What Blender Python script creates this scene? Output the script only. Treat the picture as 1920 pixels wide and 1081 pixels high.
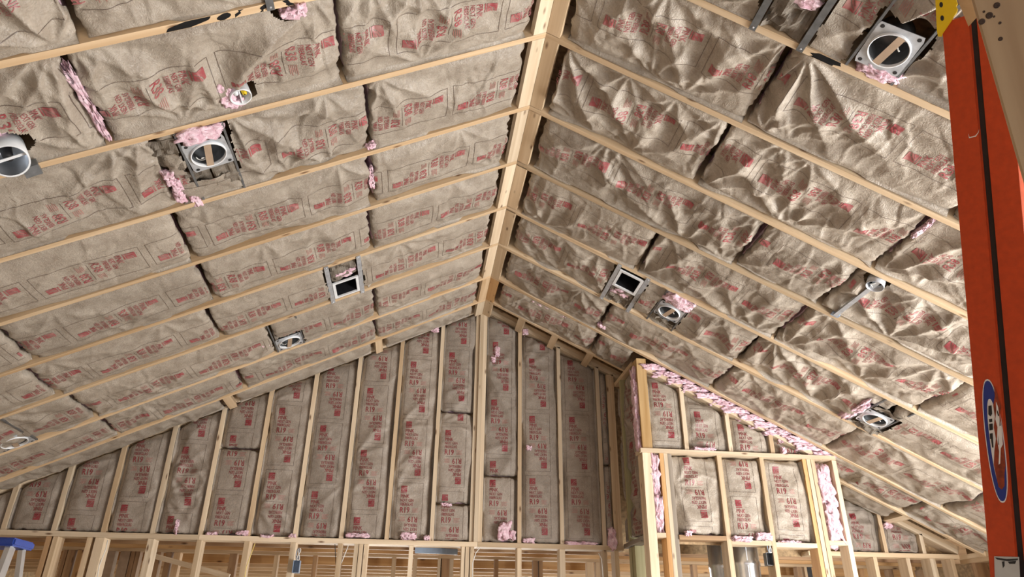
import bpy, bmesh, math, random
import numpy as np
from mathutils import Vector, Matrix

for o in list(bpy.data.objects): bpy.data.objects.remove(o)
SC = bpy.context.scene
COL = SC.collection

# ------------------------------------------------------------------ camera
CAM = Vector((-0.5649, -6.6374, -3.1675))
CR = Vector((0.9913, -0.1310, 0.0084)); CU = Vector((-0.0663, -0.4442, 0.8935)); CF = Vector((0.1133, 0.8863, 0.4491))
FPX = 1336.2
cd = bpy.data.cameras.new('camera'); cam = bpy.data.objects.new('camera', cd); COL.objects.link(cam)
cd.sensor_width = 36; cd.lens = 36 * FPX / 1920; cd.clip_start = 0.05; cd.clip_end = 200
cam.matrix_world = Matrix(((CR.x, CU.x, -CF.x, CAM.x), (CR.y, CU.y, -CF.y, CAM.y), (CR.z, CU.z, -CF.z, CAM.z), (0, 0, 0, 1)))
SC.camera = cam

# ------------------------------------------------------------------ world, light, exposure
wd = bpy.data.worlds.new('sky'); SC.world = wd; wd.use_nodes = True
bg = wd.node_tree.nodes['Background']; bg.inputs[0].default_value = (0.86, 0.93, 1.0, 1); bg.inputs[1].default_value = 0.42
def area(name, loc, target, sx, sy, power, col=(1, 1, 1)):
    l = bpy.data.lights.new(name, 'AREA'); l.shape = 'RECTANGLE'; l.size = sx; l.size_y = sy; l.energy = power; l.color = col
    o = bpy.data.objects.new(name, l); COL.objects.link(o); o.location = loc
    o.rotation_euler = (Vector(target) - Vector(loc)).to_track_quat('-Z', 'Y').to_euler(); return o
# daylight entering by the right-hand opening; far and rear lamps are added fill
area('daylight_right', (4.78, -4.15, -3.7), (-1.5, -2.6, -0.9), 4.4, 1.6, 490, (1.0, 0.985, 0.96))
area('fill_far', (0, 6.2, -3.9), (0, 2.0, -2.4), 4.0, 1.5, 210, (1.0, 0.97, 0.9))
area('fill_rear', (0.3, -9.6, -3.6), (0, -2, -1.4), 6.0, 2.0, 45, (0.97, 0.98, 1.0))
SC.view_settings.view_transform = 'Standard'; SC.view_settings.look = 'None'
SC.view_settings.exposure = 0.14; SC.view_settings.gamma = 1; SC.view_settings.use_curve_mapping = False

# ------------------------------------------------------------------ site constants (metres; ridge line at x=0 z=0, gable at +y)
M = 0.4895; CS = math.sqrt(1 + M * M)
S = 0.6096; SP = 0.4064; Y0 = 0.26; ZO = 0.06
ZP = -2.308          # top of the gable's bottom plate
FLOOR = -4.77; EAVE = 4.83
rng = random.Random(7)

def ray(px, py): return CR * ((px - 960) / FPX) - CU * ((py - 540.5) / FPX) + CF
def onplane(px, py, P, n):
    r = ray(px, py); return CAM + r * ((Vector(P) - CAM).dot(n) / r.dot(n))

# ------------------------------------------------------------------ materials
def mat(name):
    m = bpy.data.materials.new(name); m.use_nodes = True
    return m, m.node_tree.nodes, m.node_tree.links, m.node_tree.nodes['Principled BSDF']
def simple(name, col, rough=0.5, metal=0.0, var=0.12, scale=18.0, bump=0.0):
    m, n, l, p = mat(name)
    tc = n.new('ShaderNodeTexCoord'); nz = n.new('ShaderNodeTexNoise'); nz.inputs['Scale'].default_value = scale; nz.inputs['Detail'].default_value = 4
    l.new(tc.outputs['Object'], nz.inputs['Vector'])
    rp = n.new('ShaderNodeValToRGB'); e = rp.color_ramp.elements
    e[0].position = 0.3; e[1].position = 0.7
    e[0].color = (*[c * (1 - var) for c in col], 1); e[1].color = (*[min(1, c * (1 + var)) for c in col], 1)
    l.new(nz.outputs['Fac'], rp.inputs['Fac']); l.new(rp.outputs['Color'], p.inputs['Base Color'])
    p.inputs['Roughness'].default_value = rough; p.inputs['Metallic'].default_value = metal
    if bump:
        b = n.new('ShaderNodeBump'); b.inputs['Strength'].default_value = bump; b.inputs['Distance'].default_value = 0.004
        l.new(nz.outputs['Fac'], b.inputs['Height']); l.new(b.outputs['Normal'], p.inputs['Normal'])
    return m
def obj_vec(n, l, mult=37.0):
    tc = n.new('ShaderNodeTexCoord'); oi = n.new('ShaderNodeObjectInfo')
    mu = n.new('ShaderNodeMath'); mu.operation = 'MULTIPLY'; mu.inputs[1].default_value = mult
    l.new(oi.outputs['Random'], mu.inputs[0])
    ad = n.new('ShaderNodeVectorMath'); ad.operation = 'ADD'
    l.new(tc.outputs['Object'], ad.inputs[0]); l.new(mu.outputs[0], ad.inputs[1])
    return ad.outputs[0], oi
def kraft_mat(name, c0, c1, rough=0.5):
    m, n, l, p = mat(name)
    v, oi = obj_vec(n, l)
    n1 = n.new('ShaderNodeTexNoise'); n1.inputs['Scale'].default_value = 9; n1.inputs['Detail'].default_value = 6; n1.inputs['Roughness'].default_value = 0.62
    n2 = n.new('ShaderNodeTexNoise'); n2.inputs['Scale'].default_value = 95; n2.inputs['Detail'].default_value = 3
    l.new(v, n1.inputs['Vector']); l.new(v, n2.inputs['Vector'])
    mx = n.new('ShaderNodeMath'); mx.operation = 'MULTIPLY_ADD'; mx.inputs[1].default_value = 0.45
    l.new(n2.outputs['Fac'], mx.inputs[0]); l.new(n1.outputs['Fac'], mx.inputs[2])
    rp = n.new('ShaderNodeValToRGB'); e = rp.color_ramp.elements
    e[0].position = 0.50; e[0].color = (*c0, 1); e[1].position = 0.95; e[1].color = (*c1, 1)
    l.new(mx.outputs[0], rp.inputs['Fac'])
    hv = n.new('ShaderNodeHueSaturation'); mr = n.new('ShaderNodeMapRange'); mr.inputs['To Min'].default_value = 0.9; mr.inputs['To Max'].default_value = 1.1
    l.new(oi.outputs['Random'], mr.inputs['Value']); l.new(mr.outputs[0], hv.inputs['Value']); l.new(rp.outputs['Color'], hv.inputs['Color'])
    l.new(hv.outputs['Color'], p.inputs['Base Color'])
    # paper crumple: fine creases and fibre relief
    n3 = n.new('ShaderNodeTexNoise'); n3.inputs['Scale'].default_value = 16; n3.inputs['Detail'].default_value = 5; n3.inputs['Distortion'].default_value = 0.42
    vo = n.new('ShaderNodeTexVoronoi'); vo.inputs['Scale'].default_value = 11; vo.feature = 'F1'
    dv = n.new('ShaderNodeVectorMath'); dv.operation = 'ADD'; l.new(v, dv.inputs[0]); l.new(n3.outputs['Color'], dv.inputs[1])
    l.new(v, n3.inputs['Vector']); l.new(dv.outputs[0], vo.inputs['Vector'])
    s1 = n.new('ShaderNodeMath'); s1.operation = 'MULTIPLY_ADD'; s1.inputs[1].default_value = 0.9
    l.new(n3.outputs['Fac'], s1.inputs[0]); l.new(vo.outputs['Distance'], s1.inputs[2])
    s2 = n.new('ShaderNodeMath'); s2.operation = 'MULTIPLY_ADD'; s2.inputs[1].default_value = 0.16
    l.new(n2.outputs['Fac'], s2.inputs[0]); l.new(s1.outputs[0], s2.inputs[2])
    ve = n.new('ShaderNodeTexVoronoi'); ve.feature = 'DISTANCE_TO_EDGE'; ve.inputs['Scale'].default_value = 1.0
    me_ = n.new('ShaderNodeMapping'); me_.inputs['Scale'].default_value = (7, 4.2, 6); me_.inputs['Rotation'].default_value = (0, 0, 0.5); l.new(dv.outputs[0], me_.inputs['Vector']); l.new(me_.outputs[0], ve.inputs['Vector'])
    mn = n.new('ShaderNodeMath'); mn.operation = 'MINIMUM'; mn.inputs[1].default_value = 0.09; l.new(ve.outputs['Distance'], mn.inputs[0])
    s3 = n.new('ShaderNodeMath'); s3.operation = 'MULTIPLY_ADD'; s3.inputs[1].default_value = 5.0; l.new(mn.outputs[0], s3.inputs[0]); l.new(s2.outputs[0], s3.inputs[2]); s2 = s3
    b = n.new('ShaderNodeBump'); b.inputs['Strength'].default_value = 0.30; b.inputs['Distance'].default_value = 0.010
    l.new(s2.outputs[0], b.inputs['Height']); l.new(b.outputs['Normal'], p.inputs['Normal'])
    p.inputs['Roughness'].default_value = rough; p.inputs['Specular IOR Level'].default_value = 0.42
    return m
def ink_mat(name, col, paper, fade=0.5):
    m, n, l, p = mat(name)
    v, oi = obj_vec(n, l)
    nz = n.new('ShaderNodeTexNoise'); nz.inputs['Scale'].default_value = 28; nz.inputs['Detail'].default_value = 5
    l.new(v, nz.inputs['Vector'])
    rp = n.new('ShaderNodeValToRGB'); e = rp.color_ramp.elements
    e[0].position = 0.38; e[0].color = (*col, 1); e[1].position = 0.75
    e[1].color = (*[a * (1 - fade) + b * fade for a, b in zip(col, paper)], 1)
    l.new(nz.outputs['Fac'], rp.inputs['Fac']); l.new(rp.outputs['Color'], p.inputs['Base Color']); p.inputs['Roughness'].default_value = 0.42
    return m
def wood_mat(name, c0, c1, knots=True, rough=0.6, gs=1.0):
    m, n, l, p = mat(name)
    v, oi = obj_vec(n, l, 53.0)
    mp = n.new('ShaderNodeMapping'); mp.inputs['Scale'].default_value = (1.1 * gs, 26 * gs, 26 * gs); l.new(v, mp.inputs['Vector'])
    nz = n.new('ShaderNodeTexNoise'); nz.inputs['Scale'].default_value = 0.8; nz.inputs['Detail'].default_value = 6; nz.inputs['Distortion'].default_value = 0.42
    l.new(mp.outputs[0], nz.inputs['Vector'])
    rp = n.new('ShaderNodeValToRGB'); e = rp.color_ramp.elements
    e[0].position = 0.32; e[0].color = (*c0, 1); e[1].position = 0.68; e[1].color = (*c1, 1)
    l.new(nz.outputs['Fac'], rp.inputs['Fac'])
    out = rp.outputs['Color']
    if knots:
        m2 = n.new('ShaderNodeMapping'); m2.inputs['Scale'].default_value = (4.2, 13, 13); l.new(v, m2.inputs['Vector'])
        vo = n.new('ShaderNodeTexVoronoi'); vo.inputs['Scale'].default_value = 1.0; l.new(m2.outputs[0], vo.inputs['Vector'])
        r2 = n.new('ShaderNodeValToRGB'); k = r2.color_ramp.elements
        k[0].position = 0.05; k[0].color = (1, 1, 1, 1); k[1].position = 0.16; k[1].color = (0, 0, 0, 1)
        l.new(vo.outputs['Distance'], r2.inputs['Fac'])
        mk = n.new('ShaderNodeMix'); mk.data_type = 'RGBA'; l.new(r2.outputs['Color'], mk.inputs['Factor'])
        l.new(out, mk.inputs['A']); mk.inputs['B'].default_value = (c0[0] * 0.3, c0[1] * 0.22, c0[2] * 0.18, 1); out = mk.outputs['Result']
    hv = n.new('ShaderNodeHueSaturation'); mr = n.new('ShaderNodeMapRange'); mr.inputs['To Min'].default_value = 0.82; mr.inputs['To Max'].default_value = 1.12
    l.new(oi.outputs['Random'], mr.inputs['Value']); l.new(mr.outputs[0], hv.inputs['Value']); l.new(out, hv.inputs['Color'])
    l.new(hv.outputs['Color'], p.inputs['Base Color']); p.inputs['Roughness'].default_value = rough
    b = n.new('ShaderNodeBump'); b.inputs['Strength'].default_value = 0.25; b.inputs['Distance'].default_value = 0.003
    l.new(nz.outputs['Fac'], b.inputs['Height']); l.new(b.outputs['Normal'], p.inputs['Normal'])
    return m
def pink_mat():
    m, n, l, p = mat('pink_fiberglass')
    v, oi = obj_vec(n, l)
    nz = n.new('ShaderNodeTexNoise'); nz.inputs['Scale'].default_value = 30; nz.inputs['Detail'].default_value = 8; nz.inputs['Distortion'].default_value = 1.0
    l.new(v, nz.inputs['Vector'])
    rp = n.new('ShaderNodeValToRGB'); e = rp.color_ramp.elements
    e[0].position = 0.3; e[0].color = (0.66, 0.38, 0.46, 1); e[1].position = 0.68; e[1].color = (0.88, 0.69, 0.76, 1)
    l.new(nz.outputs['Fac'], rp.inputs['Fac']); l.new(rp.outputs['Color'], p.inputs['Base Color']); p.inputs['Roughness'].default_value = 0.95
    b = n.new('ShaderNodeBump'); b.inputs['Strength'].default_value = 0.9; b.inputs['Distance'].default_value = 0.012
    l.new(nz.outputs['Fac'], b.inputs['Height']); l.new(b.outputs['Normal'], p.inputs['Normal'])
    return m
MT = {}
KC = ((0.292, 0.243, 0.192), (0.468, 0.410, 0.340))
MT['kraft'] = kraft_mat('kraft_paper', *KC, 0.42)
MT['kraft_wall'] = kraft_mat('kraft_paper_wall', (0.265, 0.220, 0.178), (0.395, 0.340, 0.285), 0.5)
MT['ink38'] = ink_mat('red_ink_ceiling', (0.33, 0.062, 0.072), KC[1], 0.45)
MT['ink19'] = ink_mat('red_ink_wall', (0.26, 0.028, 0.04), KC[0], 0.3)
MT['line'] = ink_mat('grey_ink_lines', (0.15, 0.11, 0.09), KC[0], 0.35)
MT['fine38'] = ink_mat('fine_print_ink', (0.42, 0.19, 0.165), KC[0], 0.35)
MT['pink'] = pink_mat()
MT['pine'] = wood_mat('pine_lumber', (0.53, 0.375, 0.225), (0.71, 0.55, 0.365))
MT['pale'] = wood_mat('pale_lumber', (0.62, 0.475, 0.315), (0.80, 0.665, 0.49))
MT['rafter'] = wood_mat('rafter_lumber', (0.56, 0.37, 0.20), (0.75, 0.56, 0.355))
MT['brown'] = wood_mat('brown_lumber', (0.30, 0.17, 0.085), (0.50, 0.32, 0.17))
MT['orange'] = wood_mat('orange_lumber', (0.50, 0.26, 0.09), (0.68, 0.42, 0.19))
MT['gold'] = wood_mat('golden_lumber', (0.48, 0.28, 0.10), (0.68, 0.46, 0.22), False)
MT['green'] = wood_mat('treated_lumber', (0.34, 0.31, 0.15), (0.50, 0.46, 0.27))
MT['grey'] = wood_mat('weathered_lumber', (0.20, 0.165, 0.13), (0.34, 0.29, 0.235))
MT['osb'] = simple('strand_board', (0.42, 0.29, 0.16), 0.8, 0, 0.35, 30)
MT['ply'] = simple('dusty_floor', (0.55, 0.51, 0.46), 0.7, 0, 0.12, 5)
MT['steel'] = simple('galvanised_steel', (0.58, 0.62, 0.67), 0.36, 0.55, 0.18, 25)
MT['dsteel'] = simple('dull_steel', (0.20, 0.21, 0.22), 0.42, 0.6, 0.2, 30)
MT['pipe'] = simple('galvanised_pipe', (0.66, 0.68, 0.70), 0.25, 0.7, 0.12, 6)
MT['white'] = simple('white_enamel', (0.78, 0.80, 0.82), 0.35, 0, 0.05)
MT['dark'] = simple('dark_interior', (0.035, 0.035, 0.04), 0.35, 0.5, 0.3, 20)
MT['black'] = simple('plain_black', (0.02, 0.02, 0.022), 0.5, 0, 0.2)
MT['card'] = simple('cardboard', (0.40, 0.29, 0.20), 0.8)
MT['yellow'] = simple('yellow_plastic', (0.85, 0.60, 0.015), 0.4, 0, 0.05)
MT['orail'] = simple('orange_fiberglass', (0.54, 0.060, 0.011), 0.48, 0, 0.10, 60, 0.25)
MT['blue'] = simple('blue_plastic', (0.02, 0.055, 0.30), 0.4, 0, 0.1)
MT['sblue'] = simple('sticker_blue', (0.025, 0.045, 0.27), 0.3, 0, 0.06)
MT['swhite'] = simple('sticker_white', (0.80, 0.80, 0.82), 0.35, 0, 0.05)
MT['torn'] = simple('torn_sticker', (0.28, 0.045, 0.015), 0.7, 0, 0.4, 60)
MT['alu'] = simple('aluminium', (0.66, 0.70, 0.75), 0.3, 0.8, 0.06)
MT['label'] = simple('grey_label', (0.50, 0.50, 0.49), 0.5, 0, 0.08)
MT['wirew'] = simple('white_cable', (0.75, 0.74, 0.70), 0.4, 0, 0.05)
MT['wirey'] = simple('yellow_cable', (0.75, 0.58, 0.18), 0.4, 0, 0.05)
MT['bluebox'] = simple('blue_box', (0.28, 0.36, 0.48), 0.5, 0, 0.1)
MT['plank'] = wood_mat('plank_lumber', (0.34, 0.22, 0.12), (0.60, 0.45, 0.285), False, 0.65, 0.55)
MT['knot'] = simple('wood_knot', (0.055, 0.03, 0.018), 0.7, 0, 0.3, 90)

# ------------------------------------------------------------------ mesh helpers
def link(name, me, m=None, parent=None, mw=None):
    o = bpy.data.objects.new(name, me); COL.objects.link(o)
    if m is not None and me is not None: me.materials.append(MT[m] if isinstance(m, str) else m)
    if parent is not None:
        o.parent = parent; o.matrix_parent_inverse = Matrix.Identity(4)
        if mw is not None: o.matrix_basis = WM[parent.name].inverted() @ mw; WM[o.name] = mw
        else: WM[o.name] = WM[parent.name]
    else:
        mw = mw if mw is not None else Matrix.Identity(4); o.matrix_basis = mw; WM[o.name] = mw
    return o
WM = {}
def tag(o, label=None, cat=None, group=None, kind=None):
    if label: o['label'] = label
    if cat: o['category'] = cat
    if group: o['group'] = group
    if kind: o['kind'] = kind
    return o
def thing(name, loc, label, cat, group=None, mw=None):
    return tag(link(name, None, None, None, mw if mw is not None else Matrix.Translation(loc)), label, cat, group)
def bm_mesh(bm, smooth=False):
    me = bpy.data.meshes.new('m'); bm.to_mesh(me); bm.free()
    if smooth: me.shade_smooth()
    return me
def add_box(bm, c, d, R=None):
    r = bmesh.ops.create_cube(bm, size=1); 
    for v in r['verts']:
        p = Vector((v.co.x * d[0], v.co.y * d[1], v.co.z * d[2])); v.co = (R @ p if R else p) + Vector(c)
def frame(O, X, Y, Z):
    return Matrix(((X[0], Y[0], Z[0], O[0]), (X[1], Y[1], Z[1], O[1]), (X[2], Y[2], Z[2], O[2]), (0, 0, 0, 1)))
def board(name, a, b, w, t, side, m, parent=None, bev=0.0):
    """lumber from a to b: w measured along `side`, t across it; local X is the grain"""
    a = Vector(a); b = Vector(b); X = (b - a).normalized(); L = (b - a).length
    Yv = Vector(side); Yv = (Yv - X * Yv.dot(X)).normalized(); Z = X.cross(Yv)
    bm = bmesh.new(); add_box(bm, (0, 0, 0), (L, w, t))
    if bev: bmesh.ops.bevel(bm, geom=bm.edges[:], offset=bev, segments=1, affect='EDGES')
    return link(name, bm_mesh(bm), m, parent, frame((a + b) / 2, X, Yv, Z))
def tube(name, pts, r, m, parent=None, seg=8, closed=False):
    pts = [Vector(p) for p in pts]; bm = bmesh.new(); rings = []; n = len(pts)
    for i, p in enumerate(pts):
        t = (pts[(i + 1) % n] - pts[i - 1]) if closed else (pts[min(i + 1, n - 1)] - pts[max(i - 1, 0)])
        t.normalize(); u = t.orthogonal().normalized() if i == 0 else (pu - t * pu.dot(t)).normalized(); pu = u; w = t.cross(u)
        rings.append([bm.verts.new(p + (u * math.cos(k * 6.2832 / seg) + w * math.sin(k * 6.2832 / seg)) * r) for k in range(seg)])
    for i in range(n if closed else n - 1):
        A, B = rings[i], rings[(i + 1) % n]
        for k in range(seg): bm.faces.new((A[k], A[(k + 1) % seg], B[(k + 1) % seg], B[k]))
    if not closed:
        bm.faces.new(rings[0][::-1]); bm.faces.new(rings[-1])
    return link(name, bm_mesh(bm, True), m, parent, WM[parent.name] if parent else None)
def lathe(bm, prof, seg=32, c=(0, 0, 0)):
    rings = [[bm.verts.new((c[0] + r * math.cos(k * 6.28318 / seg), c[1] + r * math.sin(k * 6.28318 / seg), c[2] + z)) for k in range(seg)] for r, z in prof]
    for A, B in zip(rings, rings[1:]):
        for k in range(seg): bm.faces.new((A[k], A[(k + 1) % seg], B[(k + 1) % seg], B[k]))
    return rings

# value noise
_T = np.random.RandomState(3).rand(256, 256) * 2 - 1
def vnoise(x, y, seed=0):
    x = x + seed * 17.31; y = y + seed * 9.77
    xi = np.floor(x).astype(int); yi = np.floor(y).astype(int); fx = x - xi; fy = y - yi
    fx = fx * fx * fx * (fx * (fx * 6 - 15) + 10); fy = fy * fy * fy * (fy * (fy * 6 - 15) + 10)
    g = lambda i, j: _T[(xi + i) % 256, (yi + j) % 256]
    return (g(0, 0) * (1 - fx) + g(1, 0) * fx) * (1 - fy) + (g(0, 1) * (1 - fx) + g(1, 1) * fx) * fy
def facet(x, y, seed=0):
    # piecewise-planar noise: flat facets meeting in sharp creases, like crumpled paper
    x = x + seed * 13.7; y = y + seed * 5.3
    xi = np.floor(x).astype(int); yi = np.floor(y).astype(int); fx = x - xi; fy = y - yi
    g = lambda i, j: _T[(xi + i) % 256, (yi + j) % 256]
    a, b, c, d = g(0, 0), g(1, 0), g(0, 1), g(1, 1)
    return np.where(fx > fy, a + fx * (b - a) + fy * (d - b), a + fy * (c - a) + fx * (d - c))
def fbm(x, y, seed=0, oct=3):
    s = 0; a = 1
    for k in range(oct): s = s + a * vnoise(x * 2 ** k, y * 2 ** k, seed + k * 3); a *= 0.5
    return s

# ------------------------------------------------------------------ printed facing: one unit of lettering
def text_geo(s, h, xs=1.0, off=0.0):
    cu = bpy.data.curves.new('t', 'FONT'); cu.body = s; cu.size = 1.0; cu.resolution_u = 2; cu.offset = off
    ob = bpy.data.objects.new('t', cu); COL.objects.link(ob); bpy.context.view_layer.update()
    me = bpy.data.meshes.new_from_object(ob.evaluated_get(bpy.context.evaluated_depsgraph_get()))
    bpy.data.objects.remove(ob)
    bm = bmesh.new(); bm.from_mesh(me); bpy.data.meshes.remove(me); bpy.data.curves.remove(cu)
    k = h / 0.70
    for v in bm.verts: v.co = Vector((v.co.x * k * xs, v.co.y * k, 0))
    return bm
def refine(bm, lim):
    bmesh.ops.triangulate(bm, faces=bm.faces[:])
    for _ in range(2):
        e = [x for x in bm.edges if x.calc_length() > lim]
        if not e: break
        bmesh.ops.subdivide_edges(bm, edges=e, cuts=1); bmesh.ops.triangulate(bm, faces=bm.faces[:])
def unit_geo(rating):
    V = []; F = []; MI = []
    def put(bm, mi, ox, oy):
        base = len(V); bm.verts.index_update()
        for blk in (0, 1):
            b0 = len(V)
            for v in bm.verts:
                x, y = v.co.x + ox, v.co.y + oy
                V.append((x, y) if blk == 0 else (-x, -y))
            for f in bm.faces: F.append([b0 + v.index for v in f.verts]); MI.append(mi)
        bm.free()
    X0 = -0.085   # left alignment; y up, unit centre at 0; half length 0.29
    def rect(x0, x1, y0, y1, mi, n=1, mm=1):
        bm = bmesh.new()
        for i in range(n):
            for j in range(mm):
                xs = [x0 + (x1 - x0) * (i + q) / n for q in (0, 1)]; ys = [y0 + (y1 - y0) * (j + q) / mm for q in (0, 1)]
                bm.faces.new([bm.verts.new((xs[a], ys[b], 0)) for a, b in ((0, 0), (1, 0), (1, 1), (0, 1))])
        bmesh.ops.triangulate(bm, faces=bm.faces[:]); put(bm, mi, 0, 0)
    # logo: square with a curved bright swoosh left open, and a bar under it
    q = 0.056; N = 16; bm = bmesh.new(); lx, ly = X0, 0.205
    for i in range(N):
        for j in range(N):
            u, v = (i + .5) / N, (j + .5) / N
            d1 = abs(math.hypot(u - 1.05, v + 0.05) - 0.78); d2 = abs(math.hypot(u - 1.05, v + 0.05) - 0.52)
            if (d1 < 0.035 and v > .12) or (d2 < 0.03 and v > .2): continue
            bm.faces.new([bm.verts.new((lx + q * (i + a) / N, ly + q * (j + b) / N, 0)) for a, b in ((0, 0), (1, 0), (1, 1), (0, 1))])
    bmesh.ops.remove_doubles(bm, verts=bm.verts[:], dist=1e-5); bmesh.ops.triangulate(bm, faces=bm.faces[:]); put(bm, 0, 0, 0)
    rect(X0, X0 + q, 0.193, 0.200, 0, 4)
    for s, h, y, xs, off in (('PINK', 0.034, 0.150, 0.76, 0.008), ('NEXT GEN', 0.026, 0.116, 0.68, 0.006), ('FIBERGLAS', 0.026, 0.081, 0.68, 0.006)):
        b = text_geo(s, h, xs, off); refine(b, 0.022); put(b, 0, X0, y)
    b = text_geo(rating, 0.050, 0.80, 0.012); refine(b, 0.022); put(b, 0, X0, 0.018)
    for k in range(5): rect(0.03, 0.088 - (k % 3) * 0.008, 0.055 - k * 0.0085, 0.0585 - k * 0.0085, 2, 3)
    rect(-0.07, 0.075, -0.0012, 0.0012, 1, 8)
    for x0, x1, y0, y1, n, mm in ((-0.12, 0.12, 0.288, 0.2905, 12, 1), (-0.1212, -0.1188, -0.29, 0.29, 1, 28)): rect(x0, x1, y0, y1, 1, n, mm)
    return np.array(V), np.array(F), np.array(MI)
UNIT = {r: unit_geo(r) for r in ('R38', 'R19')}

# ------------------------------------------------------------------ insulation batt
FANS = {}
def surf(A, B, L, W, seed, st):
    r = np.random.RandomState(seed)
    t = np.clip(np.abs(2 * B / W), 0, 1)
    edge = 0.30 + 0.95 * np.clip(0.25 + vnoise(A * 2.2, np.sign(B) * 3.3, seed % 41), 0, 1)
    h = -st['rec'] * edge * t ** st.get('pw', 5) + st['bulge'] * (1 - t ** 2)
    ends = np.minimum(A, L - A); h = h - st['end'] * np.exp(-np.clip(ends, 0, 9) / 0.03)
    base = h; h = 0 * A
    h = h + st['low'] * fbm(A * 2.6, B * 3.2, seed % 97, 2)
    # crumple ridges, warped
    wx = A * 7 + 1.5 * vnoise(A * 3, B * 3, seed % 53 + 5); wy = B * 7 + 1.5 * vnoise(A * 3, B * 3, seed % 47 + 11)
    h = h + st['rid'] * (0.5 - np.abs(vnoise(wx, wy, seed % 71))) + st['rid'] * 0.5 * (0.5 - np.abs(vnoise(wx * 2.3, wy * 2.3, seed % 61 + 2)))
    # flat facets between sharp folds, stretched along a wandering fold direction
    th = r.normal(1.25, 0.35) if r.rand() < 0.7 else r.uniform(0, 3.1); ct_, st_ = math.cos(th), math.sin(th)
    wa = A + 0.05 * vnoise(A * 4, B * 4, seed % 43); wb = B + 0.05 * vnoise(A * 4, B * 4, seed % 59 + 4)
    p1 = wa * ct_ + wb * st_; p2 = -wa * st_ + wb * ct_
    mod = 0.45 + 0.9 * np.clip(0.3 + vnoise(A * 2.7, B * 2.7, seed % 67), 0, 1)
    h = h + mod * (st['fac'] * facet(p1 * 3.4, p2 * 9.5, seed % 83) + st['fac'] * 0.55 * facet(p1 * 9 + 3, p2 * 21, seed % 79 + 1) + st['fac'] * 0.30 * facet(p2 * 30, p1 * 26, seed % 73 + 2) + st['fac'] * 0.13 * facet(p2 * 55, p1 * 48 + 9, seed % 37 + 2))
    # individual creases
    for _ in range(int(st['nc'] * max(L, 0.4))):
        ca, cb = r.uniform(0, L), r.uniform(-W / 2, W / 2); th = r.normal(math.pi / 2 if r.rand() < st['across'] else r.uniform(0, math.pi), 0.3)
        da, db = math.cos(th), math.sin(th)
        s = (A - ca) * da + (B - cb) * db; d = -(A - ca) * db + (B - cb) * da + 0.035 * vnoise(s * 9 + ca * 50, s * 0 + cb * 50, seed % 31)
        ln = r.uniform(0.08, 0.34); wdt = r.uniform(0.006, 0.016); am = st['cr'] * r.uniform(0.3, 1.0) * (1 if r.rand() < 0.6 else -1)
        env = np.exp(-(s / ln) ** 2)
        h = h + am * env * np.exp(-np.abs(d) / wdt)
        if r.rand() < 0.45: h = h + am * 0.7 * env * np.tanh(d / wdt) * np.exp(-np.abs(d) / (wdt * 5))
    # folds fanning from staples on the long edges
    for _ in range(r.poisson(st['fan'] * L)):
        ca, cb = r.uniform(0, L), (W / 2) * (1 if r.rand() < 0.5 else -1); n = r.uniform(5, 11); ph = r.uniform(0, 6)
        rr = np.hypot(A - ca, B - cb) + 1e-4; an = np.arctan2(B - cb, A - ca); r0 = r.uniform(0.14, 0.30)
        prof = 1 - 2 * np.abs(np.sin(an * n / 2 + ph + 0.6 * vnoise(rr * 6, an, seed % 37)))
        h = h + st['fa'] * prof * (rr / r0) * np.exp(1 - rr / r0) * np.clip(rr / 0.06, 0, 1)
    for (ca, cb, n, r0, am) in FANS.get(seed, ()):
        cb = cb * W / 2; rr = np.hypot(A - ca, B - cb) + 1e-4; an = np.arctan2(B - cb, A - ca)
        prof = 1 - 2 * np.abs(np.sin(an * n / 2 + 0.5 * vnoise(rr * 5, an * 2, seed % 37)))
        h = h + am * prof * (rr / r0) * np.exp(1 - rr / r0) * np.clip(rr / 0.05, 0, 1)
    # long drapes running along the batt
    if st.get('drape'):
        q = B * 16 + 2.2 * fbm(A * 2.2, B * 1.5, seed % 29, 2) + A * r.uniform(-6, 6)
        h = h + st['drape'] * (np.abs(np.sin(q)) - 0.5) * (0.4 + 0.6 * np.abs(vnoise(A * 2, B * 4, seed % 23)))
    return base + h * (1 - 0.8 * t ** 6)
ST = {
 'left': dict(rec=0.034, bulge=0.010, end=0.022, low=0.008, rid=0.0018, fac=0.0065, nc=16, across=0.5, cr=0.007, fan=1.8, fa=0.007),
 'leftnear': dict(rec=0.036, bulge=0.014, end=0.028, low=0.014, rid=0.002, fac=0.0100, nc=22, across=0.6, cr=0.011, fan=3.0, fa=0.014),
 'right': dict(rec=0.034, bulge=0.014, end=0.030, low=0.010, rid=0.002, fac=0.0095, nc=26, across=0.5, cr=0.010, fan=4.0, fa=0.011, drape=0.003),
 'rightlow': dict(rec=0.034, bulge=0.012, end=0.03, low=0.010, rid=0.002, fac=0.0110, nc=22, across=0.3, cr=0.010, fan=3.5, fa=0.011, drape=0.008),
 'wall': dict(rec=0.055, bulge=0.006, end=0.020, low=0.007, rid=0.002, fac=0.0050, nc=12, across=0.5, cr=0.006, fan=1.6, fa=0.008, pw=6),
 'chase': dict(rec=0.055, bulge=0.006, end=0.02, low=0.011, rid=0.003, fac=0.0090, nc=18, across=0.4, cr=0.010, fan=3.5, fa=0.012, pw=5),
}
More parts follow.
